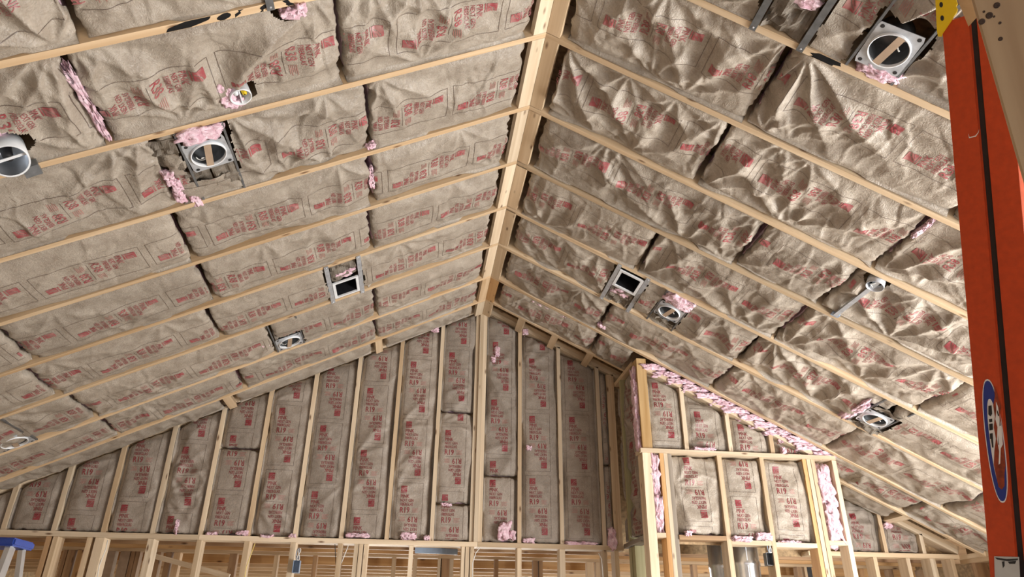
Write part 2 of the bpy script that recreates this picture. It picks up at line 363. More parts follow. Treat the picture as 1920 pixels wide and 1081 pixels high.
def batt(label, group, O, U, Vv, Nn, L, W, style, seed, res=0.014, rating='R38', phase=0.0, boff=0.03, top=0.0, bot=0.0,
         holes=(), core=True, cat='insulation batt', mk='kraft', prints=True, depth=0.20):
    """facing lies in the U (length, downwards) / V (width) plane; top/bot: end-cut slopes da/db"""
    mw = frame(O, U, Vv, Nn); st = ST[style]
    nu = max(6, int(L / res)); nv = max(6, int(W / res)); s = np.linspace(0, 1, nu + 1); b = np.linspace(-W / 2, W / 2, nv + 1)
    Sg, Bg = np.meshgrid(s, b, indexing='ij'); a0 = top * Bg; a1 = L + bot * Bg
    Ag = a0 + Sg * (a1 - a0)
    Hg = surf(Ag, Bg, L, W, seed, st)
    if top: Hg = Hg - st['end'] * np.exp(-np.clip(Ag - a0, 0, 9) / 0.03)
    # ragged paper edges
    eb = np.clip((np.abs(2 * Bg / W) - 0.9) / 0.1, 0, 1); Bx = Bg - np.sign(Bg) * eb * (0.001 + 0.013 * np.clip(0.0 + fbm(Ag * 4, Bg * 0 + np.sign(Bg), seed % 19), 0, 1.4))
    ea = np.clip(1 - np.minimum(Sg, 1 - Sg) * L / 0.05, 0, 1); Ax = Ag + np.where(Sg < .5, 1, -1) * ea * (0.003 + 0.022 * np.abs(fbm(Bg * 9, Bg * 0 + np.where(Sg < .5, 3, 7), seed % 13)))
    P = np.stack([Ax, Bx, Hg], -1).reshape(-1, 3)
    idx = np.arange((nu + 1) * (nv + 1)).reshape(nu + 1, nv + 1)
    Q = np.stack([idx[:-1, :-1], idx[1:, :-1], idx[1:, 1:], idx[:-1, 1:]], -1).reshape(-1, 4)
    def inside(a, b, grow=0.0):
        m = np.zeros(a.shape, bool)
        for (ha, hb, ra, rb, kind) in holes:
            n = 0.012 * fbm(a * 14, b * 14, seed % 17)
            if kind == 'o': m |= ((a - ha) / (ra + grow + n)) ** 2 + ((b - hb) / (rb + grow + n)) ** 2 < 1
            else: m |= (np.abs(a - ha) < ra + grow + n) & (np.abs(b - hb) < rb + grow + n)
        return m
    if holes:
        cc = P[Q].mean(1); Q = Q[~inside(cc[:, 0], cc[:, 1])]
    # turned-up edge of the facing
    ring = np.concatenate([idx[:, 0], idx[-1, 1:], idx[::-1, -1][1:], idx[0, ::-1][1:-1]])
    if holes:
        cr_ = P[ring]; keep = ~inside(cr_[:, 0], cr_[:, 1], 0.01)
    else: keep = np.ones(len(ring), bool)
    nb = len(P); sk = P[ring].copy(); lg = np.isin(ring, np.concatenate([idx[:, 0], idx[:, -1]]))
    sk[~lg, 2] -= 0.05; sk[lg, 2] = -0.004 - 0.05 * np.clip(0.15 + vnoise(sk[lg, 0] * 5, np.sign(sk[lg, 1]), seed % 11), 0, 1); sk[lg, 1] = np.sign(sk[lg, 1]) * (W / 2 + 0.0015); P = np.concatenate([P, sk]); k = np.arange(len(ring)); k2 = (k + 1) % len(ring)
    kk = keep & keep[k2]; Q = np.concatenate([Q, np.stack([ring[k2], ring[k], nb + k, nb + k2], -1)[kk]])
    me = bpy.data.meshes.new('facing'); me.vertices.add(len(P)); me.vertices.foreach_set('co', P.astype(np.float32).ravel())
    me.loops.add(Q.size); me.loops.foreach_set('vertex_index', Q.astype(np.int32).ravel())
    me.polygons.add(len(Q)); me.polygons.foreach_set('loop_start', np.arange(0, Q.size, 4, dtype=np.int32)); me.polygons.foreach_set('loop_total', np.full(len(Q), 4, np.int32))
    me.update(calc_edges=True); me.validate(); me.shade_smooth()
    root = thing('insulation_batt', None, label, cat, group, mw)
    facing = link('kraft_facing', me, mk, root, mw)
    if core and not holes:
        bm = bmesh.new(); z1 = -0.05
        cs = [(top * -W / 2 + .016, -W / 2 + .032), (L + bot * -W / 2 - .016, -W / 2 + .032), (L + bot * W / 2 - .016, W / 2 - .032), (top * W / 2 + .016, W / 2 - .032)]
        lo = [bm.verts.new((x, y, z1 - st['rec'] * 0.8)) for x, y in cs]; hi = [bm.verts.new((x, y, z1 - depth + 0.03)) for x, y in cs]
        bm.faces.new(lo); bm.faces.new(hi[::-1])
        for i in range(4): bm.faces.new((lo[i], hi[i], hi[(i + 1) % 4], lo[(i + 1) % 4]))
        bmesh.ops.recalc_face_normals(bm, faces=bm.faces[:])
        link('fiberglass_core', bm_mesh(bm), 'pink', root, mw)
    if prints:
        UV, UF, UM = UNIT[rating]; pv = []; pf = []; pm = []; n0 = 0
        ga = np.gradient(Hg, axis=0); gb = np.gradient(Hg, axis=1)
        c = phase - 0.62
        while c < L + 0.4 + abs(top) * W:
            a = c - UV[:, 1]; bb = UV[:, 0] + boff
            fa = a[UF].mean(1); fb = bb[UF].mean(1)
            ok = (fa > top * fb + 0.015) & (fa < L + bot * fb - 0.015) & (np.abs(fb) < W / 2 - 0.02)
            if holes: ok &= ~inside(fa, fb, 0.012)
            F = UF[ok]
            if len(F):
                used, inv = np.unique(F, return_inverse=True); F = inv.reshape(F.shape); a = a[used]; bb = bb[used]
                sa = np.clip((a - top * bb) / (L + (bot - top) * bb), 0, 1) * nu; sb = np.clip((bb + W / 2) / W, 0, 1) * nv
                i = np.clip(sa.astype(int), 0, nu - 1); j = np.clip(sb.astype(int), 0, nv - 1); fi = sa - i; fj = sb - j
                bil = lambda G: (G[i, j] * (1 - fi) + G[i + 1, j] * fi) * (1 - fj) + (G[i, j + 1] * (1 - fi) + G[i + 1, j + 1] * fi) * fj
                hh = bil(Hg) + 0.0022
                pv.append(np.stack([a, bb, hh], -1)); pf.append(F + n0); pm.append(UM[ok]); n0 += len(a)
            c += 0.62
        if pv:
            pv = np.concatenate(pv); pf = np.concatenate(pf); pm = np.concatenate(pm)
            pf = pf[:, [0, 2, 1]] if False else pf
            e1 = pv[pf[:, 1]] - pv[pf[:, 0]]; e2 = pv[pf[:, 2]] - pv[pf[:, 0]]; up = np.cross(e1, e2)[:, 2] < 0
            pf[up] = pf[up][:, [0, 2, 1]]
            pe = bpy.data.meshes.new('print'); pe.vertices.add(len(pv)); pe.vertices.foreach_set('co', pv.astype(np.float32).ravel())
            pe.loops.add(pf.size); pe.loops.foreach_set('vertex_index', pf.astype(np.int32).ravel())
            pe.polygons.add(len(pf)); pe.polygons.foreach_set('loop_start', np.arange(0, pf.size, 3, dtype=np.int32)); pe.polygons.foreach_set('loop_total', np.full(len(pf), 3, np.int32))
            pe.materials.append(MT['ink38' if rating == 'R38' else 'ink19']); pe.materials.append(MT['line']); pe.materials.append(MT['fine38'])
            pe.polygons.foreach_set('material_index', pm.astype(np.int32)); pe.update(calc_edges=True); pe.shade_smooth()
            tag(link('printed_lettering', pe, None, facing, mw), 'red printed ' + rating + ' lettering', kind='stuff')
    return root
def tuft(parent, c, d, seed, name='exposed_fiberglass', sub=4, amp=0.35, mw=None):
    """ragged lump of pink glass wool, half-sizes d in the parent's frame, centred at c"""
    bm = bmesh.new(); bmesh.ops.create_icosphere(bm, subdivisions=sub, radius=1)
    co = np.array([v.co[:] for v in bm.verts])
    q = co * np.array(d) * 30 + seed
    n = 0.5 * (fbm(q[:, 0] + q[:, 2], q[:, 1], seed % 11, 3) + fbm(q[:, 1] + 7, q[:, 2] + q[:, 0], seed % 7, 3))
    n2 = np.abs(vnoise(q[:, 0] * 3.1 + q[:, 2], q[:, 1] * 3.1 + q[:, 2], seed % 5))
    sup = np.abs(co).max(1, keepdims=True); co = co * (1 + 0.8 * (1 / np.maximum(sup, 0.58) - 1))
    k = 1 + amp * n - amp * 0.6 * n2
    jit = 0.006 * np.stack([fbm(q[:, 1] * 4, q[:, 2] * 4 + 3, 1), fbm(q[:, 2] * 4, q[:, 0] * 4, 2), fbm(q[:, 0] * 4, q[:, 1] * 4, 3)], -1)
    co = co * k[:, None] * np.array(d) + np.array(c) + jit
    for v, p in zip(bm.verts, co): v.co = p
    return link(name, bm_mesh(bm, True), 'pink', parent, mw if mw is not None else WM[parent.name])
ORD = ['first', 'second', 'third', 'fourth', 'fifth', 'sixth', 'seventh', 'eighth', 'ninth', 'tenth', 'eleventh', 'twelfth', 'thirteenth', 'fourteenth']

# ------------------------------------------------------------------ the setting: floor, roof deck, rafters
bm = bmesh.new(); add_box(bm, (0, -1.5, FLOOR - 0.02), (11, 17, 0.04)); tag(link('floor', bm_mesh(bm), 'ply'), 'bare plywood subfloor below the vaulted ceiling', 'floor', None, 'structure')
UL = Vector((-1, 0, -M)) / CS; NL = Vector((M, 0, -1)) / CS; VL = Vector((0, 1, 0))
UR = Vector((1, 0, -M)) / CS; NR = Vector((-M, 0, -1)) / CS; VR = Vector((0, -1, 0))
SLEN = EAVE * CS
bm = bmesh.new()
for U, N in ((UL, NL), (UR, NR)):
    R3 = Matrix((U, Vector((0, 1, 0)), N)).transposed()
    add_box(bm, U * (SLEN / 2 + 0.1) - N * 0.335 + Vector((0, -4.6, 0)), (SLEN + 0.55, 10.4, 0.02), R3)
ceil = tag(link('ceiling', bm_mesh(bm), 'osb'), 'vaulted rafter ceiling with roof deck above the insulation', 'ceiling', None, 'structure')
RY = {0: -0.085, 1: -0.61, 2: -1.235, 3: -1.83, 4: -2.43, 5: -3.03, 6: -3.655, 7: -4.268}
for k in range(8, 14): RY[k] = RY[7] - (k - 7) * S
RY2 = {0: -0.088, 1: -0.535, 2: -1.215, 3: -1.81, 4: -2.47, 5: -3.045, 6: -3.68, 7: -4.27}
for k in range(8, 14): RY2[k] = RY[k]
def yl(k, u): return RY[k]
def yr(k, u):
    r0 = {6: -3.652, 5: -3.025, 4: -2.415, 3: -1.81, 2: -1.215, 1: -0.612}.get(k, RY2[k]); e = RY2[k]
    return r0 + (e - r0) * min(1, u / (5.0 if k == 1 else 2.5)) if k in (1, 2, 3, 4, 5, 6) else e
DEP = 0.286
for k in range(0, 14):
    for U, N, f in ((UL, NL, yl), (UR, NR, yr)):
        a = Vector((0, f(k, 0), 0)) - N * DEP / 2; b = U * (SLEN + 0.05) + Vector((0, f(k, 5.0), 0)) - N * DEP / 2
        board('rafter', a, b, 0.038, DEP, (0, 1, 0), 'rafter' if U is UL else 'pine', ceil)
# ridge blocking, a flat block on each slope between neighbouring rafters
for k in range(-1, 13):
    ya = RY[k] + 0.019 + 0.0 if k >= 0 else Y0 + 0.02; yb = RY[k + 1] + 0.021
    ya = (RY[k] - 0.021) if k >= 0 else Y0 - 0.002
    for U, N, m in ((UL, NL, 'pale'), (UR, NR, 'gold' if k == 0 else 'pine')):  # right slope gets darker lumber: its shade is put into the colour
        c = U * 0.043 - N * 0.019
        board('ridge_block', Vector((0, ya, 0)) + c, Vector((0, yb, 0)) + c, 0.084, 0.038, U, m if k else ('orange' if U is UR else 'rafter'), ceil)
# lookout blocks between the last rafter and the gable
for U, N, us in ((UL, NL, (1.15, 2.62)), (UR, NR, (0.42, 0.80, 1.2, 3.9, 4.6))):
    for u in us:
        p = U * u - N * 0.045
        board('lookout_block', p + Vector((0, Y0 + 0.0, 0)), p + Vector((0, RY[0] + 0.02, 0)), 0.07, 0.085, U, 'pine' if u < 3 else 'pale', ceil)

# ------------------------------------------------------------------ ceiling batts
JL = {0: [1.16, 2.42, 3.53, 4.7], 1: [1.14, 2.05, 3.52, 4.6], 2: [1.38, 2.38, 3.56, 4.7], 3: [1.13, 2.29, 3.45, 4.6], 4: [1.10, 2.28, 3.45, 4.6],
      5: [1.085, 2.2, 3.4, 4.6], 6: [1.20, 2.36, 3.5, 4.7], 7: [1.1, 2.25, 3.4, 4.6], 8: [1.2, 2.4, 3.6, 4.7], 9: [1.1, 2.3, 3.5, 4.6]}
JR = {0: [1.17, 1.545, 3.35, 4.5], 1: [1.12, 2.30, 3.45, 4.6], 2: [1.22, 2.26, 3.42, 4.6], 3: [1.15, 2.32, 3.5, 4.6], 4: [1.71, 2.35, 3.5, 4.6],
      5: [1.18, 2.39, 3.5, 4.6], 6: [1.235, 2.45, 3.6, 4.7], 7: [1.15, 2.3, 3.5, 4.6], 8: [1.2, 2.4, 3.6, 4.7], 9: [1.1, 2.3, 3.5, 4.6]}
# cut-outs round the fixtures: side, bay -> (u, y, half u, half y, shape)
HOLES = {('L', 6): [(2.76, -3.83, 0.12, 0.12, 'o'), (1.73, -3.78, 0.085, 0.085, 'o'), (1.42, -4.235, 0.075, 0.06, 'o')], ('L', 5): [(1.97, -3.43, 0.135, 0.20, 'r')],
         ('L', 2): [(1.375, -1.50, 0.15, 0.31, 'r')], ('L', 1): [(1.93, -0.79, 0.13, 0.145, 'r')], ('L', 0): [],
         ('L', 7): [(1.375, -4.62, 0.15, 0.3, 'r')],
         ('R', 7): [(1.61, -4.45, 0.135, 0.17, 'r'), (1.145, -4.62, 0.15, 0.36, 'r')], ('R', 2): [(1.14, -1.50, 0.15, 0.31, 'r'), (1.56, -1.47, 0.125, 0.20, 'r'), (3.40, -1.45, 0.15, 0.17, 'r')],
         ('R', 4): [(2.48, -2.96, 0.075, 0.06, 'o')]}
BATTS = {}
# folds pulled towards a staple: batt -> (distance along, edge -1/1, folds, reach, height)
for key, v in {('R', 6, 1): [(0.08, 1, 13, 0.26, 0.026), (0.10, -1, 8, 0.2, 0.016)], ('R', 5, 0): [(0.02, 1, 12, 0.42, 0.024)], ('R', 5, 1): [(0.03, -1, 11, 0.24, 0.026), (0.55, -1, 8, 0.2, 0.016)],
               ('R', 6, 0): [(0.75, -1, 9, 0.3, 0.016)], ('R', 4, 0): [(1.2, -1, 9, 0.3, 0.018)], ('R', 3, 1): [(0.05, -1, 11, 0.24, 0.024)], ('R', 2, 2): [(0.1, 1, 11, 0.3, 0.02), (0.7, -1, 9, 0.3, 0.02)],
               ('R', 3, 2): [(0.1, -1, 11, 0.3, 0.022)], ('R', 4, 2): [(0.5, -1, 10, 0.4, 0.024)], ('R', 5, 2): [(0.06, -1, 10, 0.28, 0.022)], ('R', 7, 1): [(0.6, 1, 11, 0.28, 0.026)],
               ('L', 7, 1): [(0.5, 1, 9, 0.35, 0.026)], ('L', 7, 2): [(0.1, 1, 9, 0.35, 0.03)], ('L', 6, 1): [(0.62, 1, 9, 0.3, 0.02), (0.1, -1, 9, 0.28, 0.014)], ('L', 5, 2): [(0.05, -1, 10, 0.3, 0.018)], ('L', 5, 1): [(0.72, -1, 11, 0.24, 0.018)],
               ('L', 4, 1): [(0.2, -1, 8, 0.3, 0.014)], ('L', 6, 2): [(0.1, -1, 9, 0.3, 0.018)], ('L', 5, 0): [(0.9, -1, 10, 0.2, 0.016)]}.items():
    FANS[1000 + key[1] * 37 + key[2] * 11 + (500 if key[0] == 'R' else 0)] = v
for side in 'LR':
    U, N, V, J, f = (UL, NL, VL, JL, yl) if side == 'L' else (UR, NR, VR, JR, yr)
    sgn = 1 if side == 'L' else -1; word = 'left' if side == 'L' else 'right'
    for bay in range(0, 9):
        ends = [0.108] + J[bay] + [SLEN - 0.02]
        for i in range(len(ends) - 1):
            u0, u1 = ends[i] + 0.006, ends[i + 1] - 0.006
            if side == 'R' and bay == 0 and u0 > 1.5 and u1 < 3.4: continue      # the chase stands here
            if bay == 8 and i > 1: continue
            um = (u0 + u1) / 2; yA, yB = f(bay, um), f(bay + 1, um)
            yc = (yA + yB) / 2; W = (yA - yB) - 0.038 - 0.005
            hs = [(hu - u0, (hy - yc) * sgn, ra, rb, s) for (hu, hy, ra, rb, s) in HOLES.get((side, bay), []) if u0 - ra < hu < u1 + ra]
            if side == 'L': style = 'leftnear' if bay >= 5 else 'left'
            else: style = 'rightlow' if (um > 2.4 or (bay <= 2 and um > 1.6)) else 'right'
            res = 0.0085 if bay >= 4 else 0.0105
            if um > 3.9: res = 0.017
            ph = {('L', 6, 0): 0.51, ('L', 2, 2): 0.56}.get((side, bay, i), rng.uniform(0.1, 0.6))
            b = batt(f'kraft-faced R38 batt on {word} slope, {ORD[bay]} bay from gable wall, {ORD[i]} below ridge', f'ceiling batts of the {word} slope',
                     U * u0 + Vector((0, yc, 0)) + N * 0.002, U, V, N, u1 - u0, W, style, 1000 + bay * 37 + i * 11 + (500 if side == 'R' else 0), res,
                     'R38', ph, 0.04, holes=hs)
            BATTS[side, bay, i] = (b, u0, yc)
# narrow paper strips between the last rafter and the gable
for side, u0, u1, nm in (('L', 0.12, 1.08, 'upper'), ('L', 1.22, 2.55, 'middle'), ('L', 2.69, 4.6, 'lower'), ('R', 3.45, 3.84, 'upper'), ('R', 3.96, 4.54, 'lower')):
    U, N, V = (UL, NL, VL) if side == 'L' else (UR, NR, VR)
    yc = (RY[0] + Y0) / 2 + 0.01
    batt(f'narrow {nm} kraft strip tucked beside the gable top plate, {"left" if side == "L" else "right"} slope', 'kraft strips beside the gable', U * u0 + Vector((0, yc, 0)) - N * 0.015, U, V, N, u1 - u0, 0.27, 'left', 77 + int(u0 * 10), 0.016, prints=False)

# ------------------------------------------------------------------ gable wall
def wallz(px, py, y=Y0): return onplane(px, py, (0, y, 0), Vector((0, 1, 0)))
bm = bmesh.new(); y1 = Y0 + 0.142
prof = [(-EAVE, ZP - 0.04), (EAVE, ZP - 0.04), (EAVE, -M * EAVE + 0.25), (0, 0.25), (-EAVE, -M * EAVE + 0.25)]
f = bm.faces.new([bm.verts.new((x, y1, z)) for x, z in prof]); r = bmesh.ops.extrude_face_region(bm, geom=[f])
bmesh.ops.translate(bm, vec=(0, 0.012, 0), verts=[v for v in r['geom'] if isinstance(v, bmesh.types.BMVert)]); bmesh.ops.recalc_face_normals(bm, faces=bm.faces[:])
gable = tag(link('wall_back', bm_mesh(bm), 'osb'), 'framed gable end wall with pale studs and sloping top plates', 'wall', None, 'structure')
def ztop(x): return -M * abs(x) + ZO
def stud(x, z0, z1, w=0.038, d=0.14, y=Y0, m='pale', par=None, name='stud'):
    return board(name, (x, y + d / 2, z0), (x, y + d / 2, z1), w, d, (1, 0, 0), m, par or gable)
X0 = 0.002
for i in list(range(-11, 0)) + [1, 2, 3, 9, 10, 11]: stud(X0 + i * SP, ZP, ztop(X0 + i * SP) + 0.01, m=('pale', 'pine', 'pale')[i % 3])
for dx, dy in ((-0.041, 0.02), (-0.001, 0.0), (0.038, 0.004)): stud(X0 + dx, ZP, ztop(0) + 0.0 - abs(X0 + dx) * M, y=Y0 + dy)
for dx in (0, 0.039): stud(1.338 + dx, ZP, ztop(1.36), m='pine')
for sg, U in ((-1, UL), (1, UR)):                       # doubled sloping top plates
    for q, m in ((0, 'pale'), (1, 'pine')):
        N = NL if sg < 0 else NR
        off = Vector((0, Y0 + 0.07, ZO)) - N * (0.019 + 0.0385 * q)
        board('top_plate', off, off + U * SLEN, 0.14, 0.038, (0, 1, 0), m, gable)
for a, b in ((-EAVE, -2.44), (-2.44, 0.02), (0.02, 1.40), (3.24, EAVE)):
    board('bottom_plate', (a + 0.001, Y0 + 0.065, ZP - 0.021), (b - 0.001, Y0 + 0.065, ZP - 0.021), 0.15, 0.042, (0, 1, 0), 'pale' if a < 0 else 'pine', gable)
# gable batts: stud bay -> list of (z top or None, z bottom or None, z of a print unit's centre)
def za(px, py): return wallz(px, py).z - 0.235
def zb(px, py): return wallz(px, py).z + 0.235
GB = {-11: [(None, None, -2.2)], -10: [(None, None, zb(63, 968))], -9: [(None, None, zb(167, 944))], -8: [(None, None, za(230, 951))], -7: [(None, None, za(353, 842))],
      -6: [(None, wallz(417, 838).z, za(447, 821)), (wallz(417, 838).z, None, za(418, 938))], -5: [(None, None, za(537, 769))], -4: [(None, None, za(613, 802))], -3: [(None, None, za(697, 731))],
      -2: [(None, None, za(767, 794))], -1: [(None, wallz(860, 771).z, zb(870, 748)), (wallz(860, 771).z, wallz(850, 943).z, za(847, 810)), (wallz(850, 943).z, None, wallz(843, 974).z - 0.043)],
      0: [(None, wallz(930, 891).z, za(933, 753)), (wallz(930, 891).z, None, za(927, 904))], 1: [(None, None, za(1005, 784))], 2: [(None, None, za(1078, 786))],
      3: [(None, -1.55, -1.0), (-1.55, None, -1.9)], 9: [(None, None, -2.2)], 10: [(None, None, -2.2)]}
PIECE = {1: [''], 2: [', upper piece', ', lower piece'], 3: [', top piece', ', middle piece', ', bottom piece']}
WB = {}
for i, ps in GB.items():
    xa, xb = X0 + i * SP + 0.019, X0 + (i + 1) * SP - 0.019
    if i == -1: xb -= 0.04
    if i == 0: xa += 0.04
    if i == 3: xb = 1.318
    xa += 0.005; xb -= 0.005; xc = (xa + xb) / 2; W = xb - xa
    if i < 0: where = f'{ORD[-i - 1]} stud bay left of the ridge post'
    elif i == 3: where = 'narrow bay between ridge side and chase corner'
    elif i < 9: where = f'{ORD[i]} stud bay right of the ridge post'
    else: where = 'stud bay right of the chase, ' + ('nearer the chase' if i == 9 else 'nearer the eave')
    for k, (zt, zbm, zc) in enumerate(ps):
        top = 0.0
        if zt is None: zt = ztop(xc) - 0.012; top = -M if xc < 0 else M
        else: zt -= 0.004
        bottom = ZP + 0.006 if zbm is None else zbm + 0.004
        WB[i, k] = batt(f'R19 wall batt, {where}{PIECE[len(ps)][k]}', 'R19 batts of the gable wall', (xc, Y0 + 0.012 - (0.006 if (k == 0 and len(ps) > 1) else 0), zt), Vector((0, 0, -1)), Vector((1, 0, 0)), Vector((0, -1, 0)),
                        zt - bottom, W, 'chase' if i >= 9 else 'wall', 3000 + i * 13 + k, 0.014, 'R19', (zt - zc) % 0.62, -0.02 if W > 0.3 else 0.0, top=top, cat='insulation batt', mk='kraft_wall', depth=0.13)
def on_wall(w, px, py, d, seed, y=Y0, dy=0.0):
    p = WM[w.name].inverted() @ (wallz(px, py, y) + Vector((0, dy, 0))); tuft(w, p, d, seed)
for i, px, py, sx, sz in ((-6, 397, 1000, .04, .012), (-6, 455, 999, .05, .016), (-4, 548, 1004, .03, .012), (-3, 672, 1003, .10, .018), (-2, 765, 1005, .07, .03), (-2, 800, 1008, .03, .02), (-1, 700, 1000, .01, .01), (1, 990, 1013, .05, .018), (2, 1090, 1018, .15, .013), (-5, 500, 1005, .05, .008)):
    if i == -1: continue
    on_wall(WB[i, len(GB[i]) - 1], px, py, (sz, sx, 0.03), 11 + px)
on_wall(WB[0, 1], 944, 995, (0.075, 0.055, 0.035), 5, dy=-0.02); on_wall(WB[0, 1], 960, 1004, (0.04, 0.03, 0.03), 8, dy=-0.02)
on_wall(WB[0, 0], 932, 660, (0.05, 0.022, 0.018), 9, dy=-0.008); on_wall(WB[0, 0], 925, 675, (0.03, 0.022, 0.012), 10, dy=-0.008)
on_wall(WB[1, 0], 992, 840, (0.025, 0.03, 0.02), 12, dy=-0.01); on_wall(WB[1, 0], 985, 622, (0.03, 0.03, 0.02), 13)
on_wall(WB[-2, 0], 815, 618, (0.03, 0.045, 0.02), 14, dy=-0.01); on_wall(WB[-7, 0], 331, 988, (0.06, 0.012, 0.012), 15, dy=-0.005)
on_wall(WB[3, 1], 1147, 1010, (0.10, 0.04, 0.04), 16); on_wall(WB[10, 0], 1665, 985, (0.03, 0.05, 0.03), 17); on_wall(WB[-1, 2], 838, 945, (0.012, 0.05, 0.01), 18)

# lower part of the gable wall: open studs below the plate
for k, (px, w, m) in enumerate([(80, .038, 'brown'), (93, .038, 'pine'), (158, .038, 'pine'), (178, .075, 'pale'), (275, .05, 'pale'), (367, .038, 'pine'), (458, .045, 'pine'), (546, .045, 'pale'), (635, .038, 'pine'),
                   (666, .036, 'pale'), (675, .036, 'pale'), (684.5, .036, 'pale'), (770, .04, 'pale'), (868, .03, 'pale'), (876, .034, 'pale'), (885, .034, 'pine'), (974, .04, 'pale'), (1055, .05, 'pale'), (1135, .038, 'pine'), (1157, .04, 'pine'),
                   (1641, .038, 'pine'), (1702, .04, 'pale'), (1748, .06, 'pale'), (1785, .04, 'pine')]):
    stud(wallz(px, 1046).x, FLOOR, ZP - 0.043, w, 0.14, Y0 + 0.001 * (k % 3), m)

# ------------------------------------------------------------------ chase: boxed-out framing in front of the gable
CY = -0.52; CX0, CX1 = 1.40, 3.23; ZH = -1.575; D14 = 0.14
bm = bmesh.new(); add_box(bm, ((CX0 + CX1) / 2, CY + 0.155, -2.0), (CX1 - CX0 - 0.2, 0.012, 0.72)); add_box(bm, (CX0 + 0.155, -0.12, -1.5), (0.012, 0.5, 1.5))
chase = tag(link('wall_chase', bm_mesh(bm), 'osb'), 'boxed-out chase framing standing in front of the gable', 'wall', None, 'structure')
def cst(x, z0, z1, w=0.038, m='pale', y=CY, d=D14): return stud(x, z0, z1, w, d, y, m, chase)
def zs(x): return -M * x - 0.105                       # underside of the chase's sloping plate
cst(1.452, ZH, -M * 1.45 - 0.01, 0.09, 'gold', CY - 0.004)
for x, m in ((1.82, 'pale'), (2.235, 'pale'), (2.635, 'pine')): cst(x, ZH, zs(x) + 0.01, 0.038, m)
a = Vector((1.50, CY + 0.07, -M * 1.50 - 0.080)); b = Vector((3.10, CY + 0.07, -M * 3.10 - 0.080))
board('sloping_plate', a, b, 0.14, 0.042, (0, 1, 0), 'pale', chase)
board('header_plate', (CX0 - 0.02, CY + 0.06, ZH - 0.019), (CX1 - 0.01, CY + 0.06, ZH - 0.019), 0.16, 0.036, (0, 1, 0), 'pale', chase)
for x, w, m, dy in ((1.438, .075, 'pale', 0), (1.575, .036, 'orange', 0), (1.612, .034, 'pale', 0), (1.652, .038, 'grey', 0.012), (2.112, .042, 'pine', 0), (2.512, .038, 'pine', 0), (2.925, .036, 'orange', 0.005), (2.963, .036, 'pale', 0), (3.005, .036, 'pine', 0), (3.212, .042, 'pale', 0)):
    cst(x, FLOOR, ZH - 0.038, w, m, CY + dy)
for xa, xb, z, m in ((1.672, 2.09, -2.322, 'brown'), (2.134, 2.492, -2.352, 'pale'), (2.532, 2.906, -2.362, 'pale'), (1.477, 1.556, -2.31, 'pale'), (3.024, 3.19, -2.335, 'pale')):
    board('sill_plate', (xa, CY + 0.07, z), (xb, CY + 0.07, z), 0.14, 0.038, (0, 1, 0), m, chase)
CW = (Vector((0, 0, -1)), Vector((1, 0, 0)), Vector((0, -1, 0)))
def cb(label, xa, xb, zt, z0, seed, phase, top=0.0, y=CY + 0.015):
    xc = (xa + xb) / 2
    return batt(label, 'R19 batts of the chase', (xc, y, zt), *CW, zt - z0, xb - xa, 'chase', seed, 0.013, 'R19', phase, -0.02, top=top, mk='kraft', depth=0.12)
def ct(x): return zs(x) - 0.012
cu1 = cb('tall R19 batt above the chase header beside the golden post', 1.505, 1.798, ct(1.65), ZH + 0.006, 4001, 0.28, M)
cu2 = cb('R19 batt above the chase header, second bay from the golden post', 1.842, 2.213, ct(2.03), ZH + 0.006, 4002, 0.36, M)
cu3 = cb('R19 batt above the chase header, third bay from the golden post', 2.257, 2.613, ct(2.435), ZH + 0.006, 4003, 0.26, M)
cu4 = cb('small wedge of R19 batt at the low end of the chase header', 2.657, 2.96, ct(2.81), ZH + 0.006, 4004, 0.0, M)
cl1 = cb('R19 batt under the chase header, beside the weathered grey stud', 1.675, 2.088, -1.618, -2.298, 4011, 0.28)
cl2 = cb('R19 batt under the chase header, middle of the three', 2.136, 2.490, -1.618, -2.328, 4012, 0.02)
cl3 = cb('R19 batt under the chase header, last before the triple stud', 2.534, 2.904, -1.618, -2.338, 4013, 0.33)
for w, px, py, d, sd in ((cl2, 1390, 1010, (0.02, 0.08, 0.03), 1), (cl2, 1430, 1005, (0.03, 0.07, 0.03), 2), (cl1, 1290, 1000, (0.02, 0.03, 0.02), 3), (cl3, 1480, 1015, (0.008, 0.1, 0.02), 4), (cu2, 1320, 842, (0.010, 0.10, 0.03), 5), (cu4, 1468, 845, (0.03, 0.02, 0.02), 6)):
    on_wall(w, px, py, d, 100 + sd, CY, -0.01)
def pinkbar(name, label, pts, d, seed, amp=0.4):
    t = thing(name, pts[0], label, 'insulation')
    for k, p in enumerate(pts): tuft(t, Vector(p) - Vector(pts[0]), d, seed + k, 'fiberglass_wad', 4, amp)
pinkbar('fiberglass_strip', 'bare pink fiberglass stuffed between studs under the golden post', [(1.505, CY + 0.05, -1.80), (1.512, CY + 0.045, -2.13)], (0.042, 0.05, 0.175), 31)
pinkbar('fiberglass_strip', 'bare pink fiberglass stuffed beside the chase triple stud', [(3.10, CY + 0.05, -1.83), (3.11, CY + 0.045, -2.15)], (0.070, 0.05, 0.185), 41)
pinkbar('fiberglass_strip', 'pink fiberglass seam along the sloping top of the chase', [(x, CY + 0.02, -M * x - 0.033) for x in np.arange(1.56, 3.15, 0.13)], (0.13, 0.035, 0.030), 51, 0.4)
pinkbar('fiberglass_strip', 'pink fiberglass edge showing left of the golden post', [(1.392, CY + 0.08, -0.95), (1.394, CY + 0.075, -1.22), (1.396, CY + 0.07, -1.45)], (0.022, 0.05, 0.17), 71)
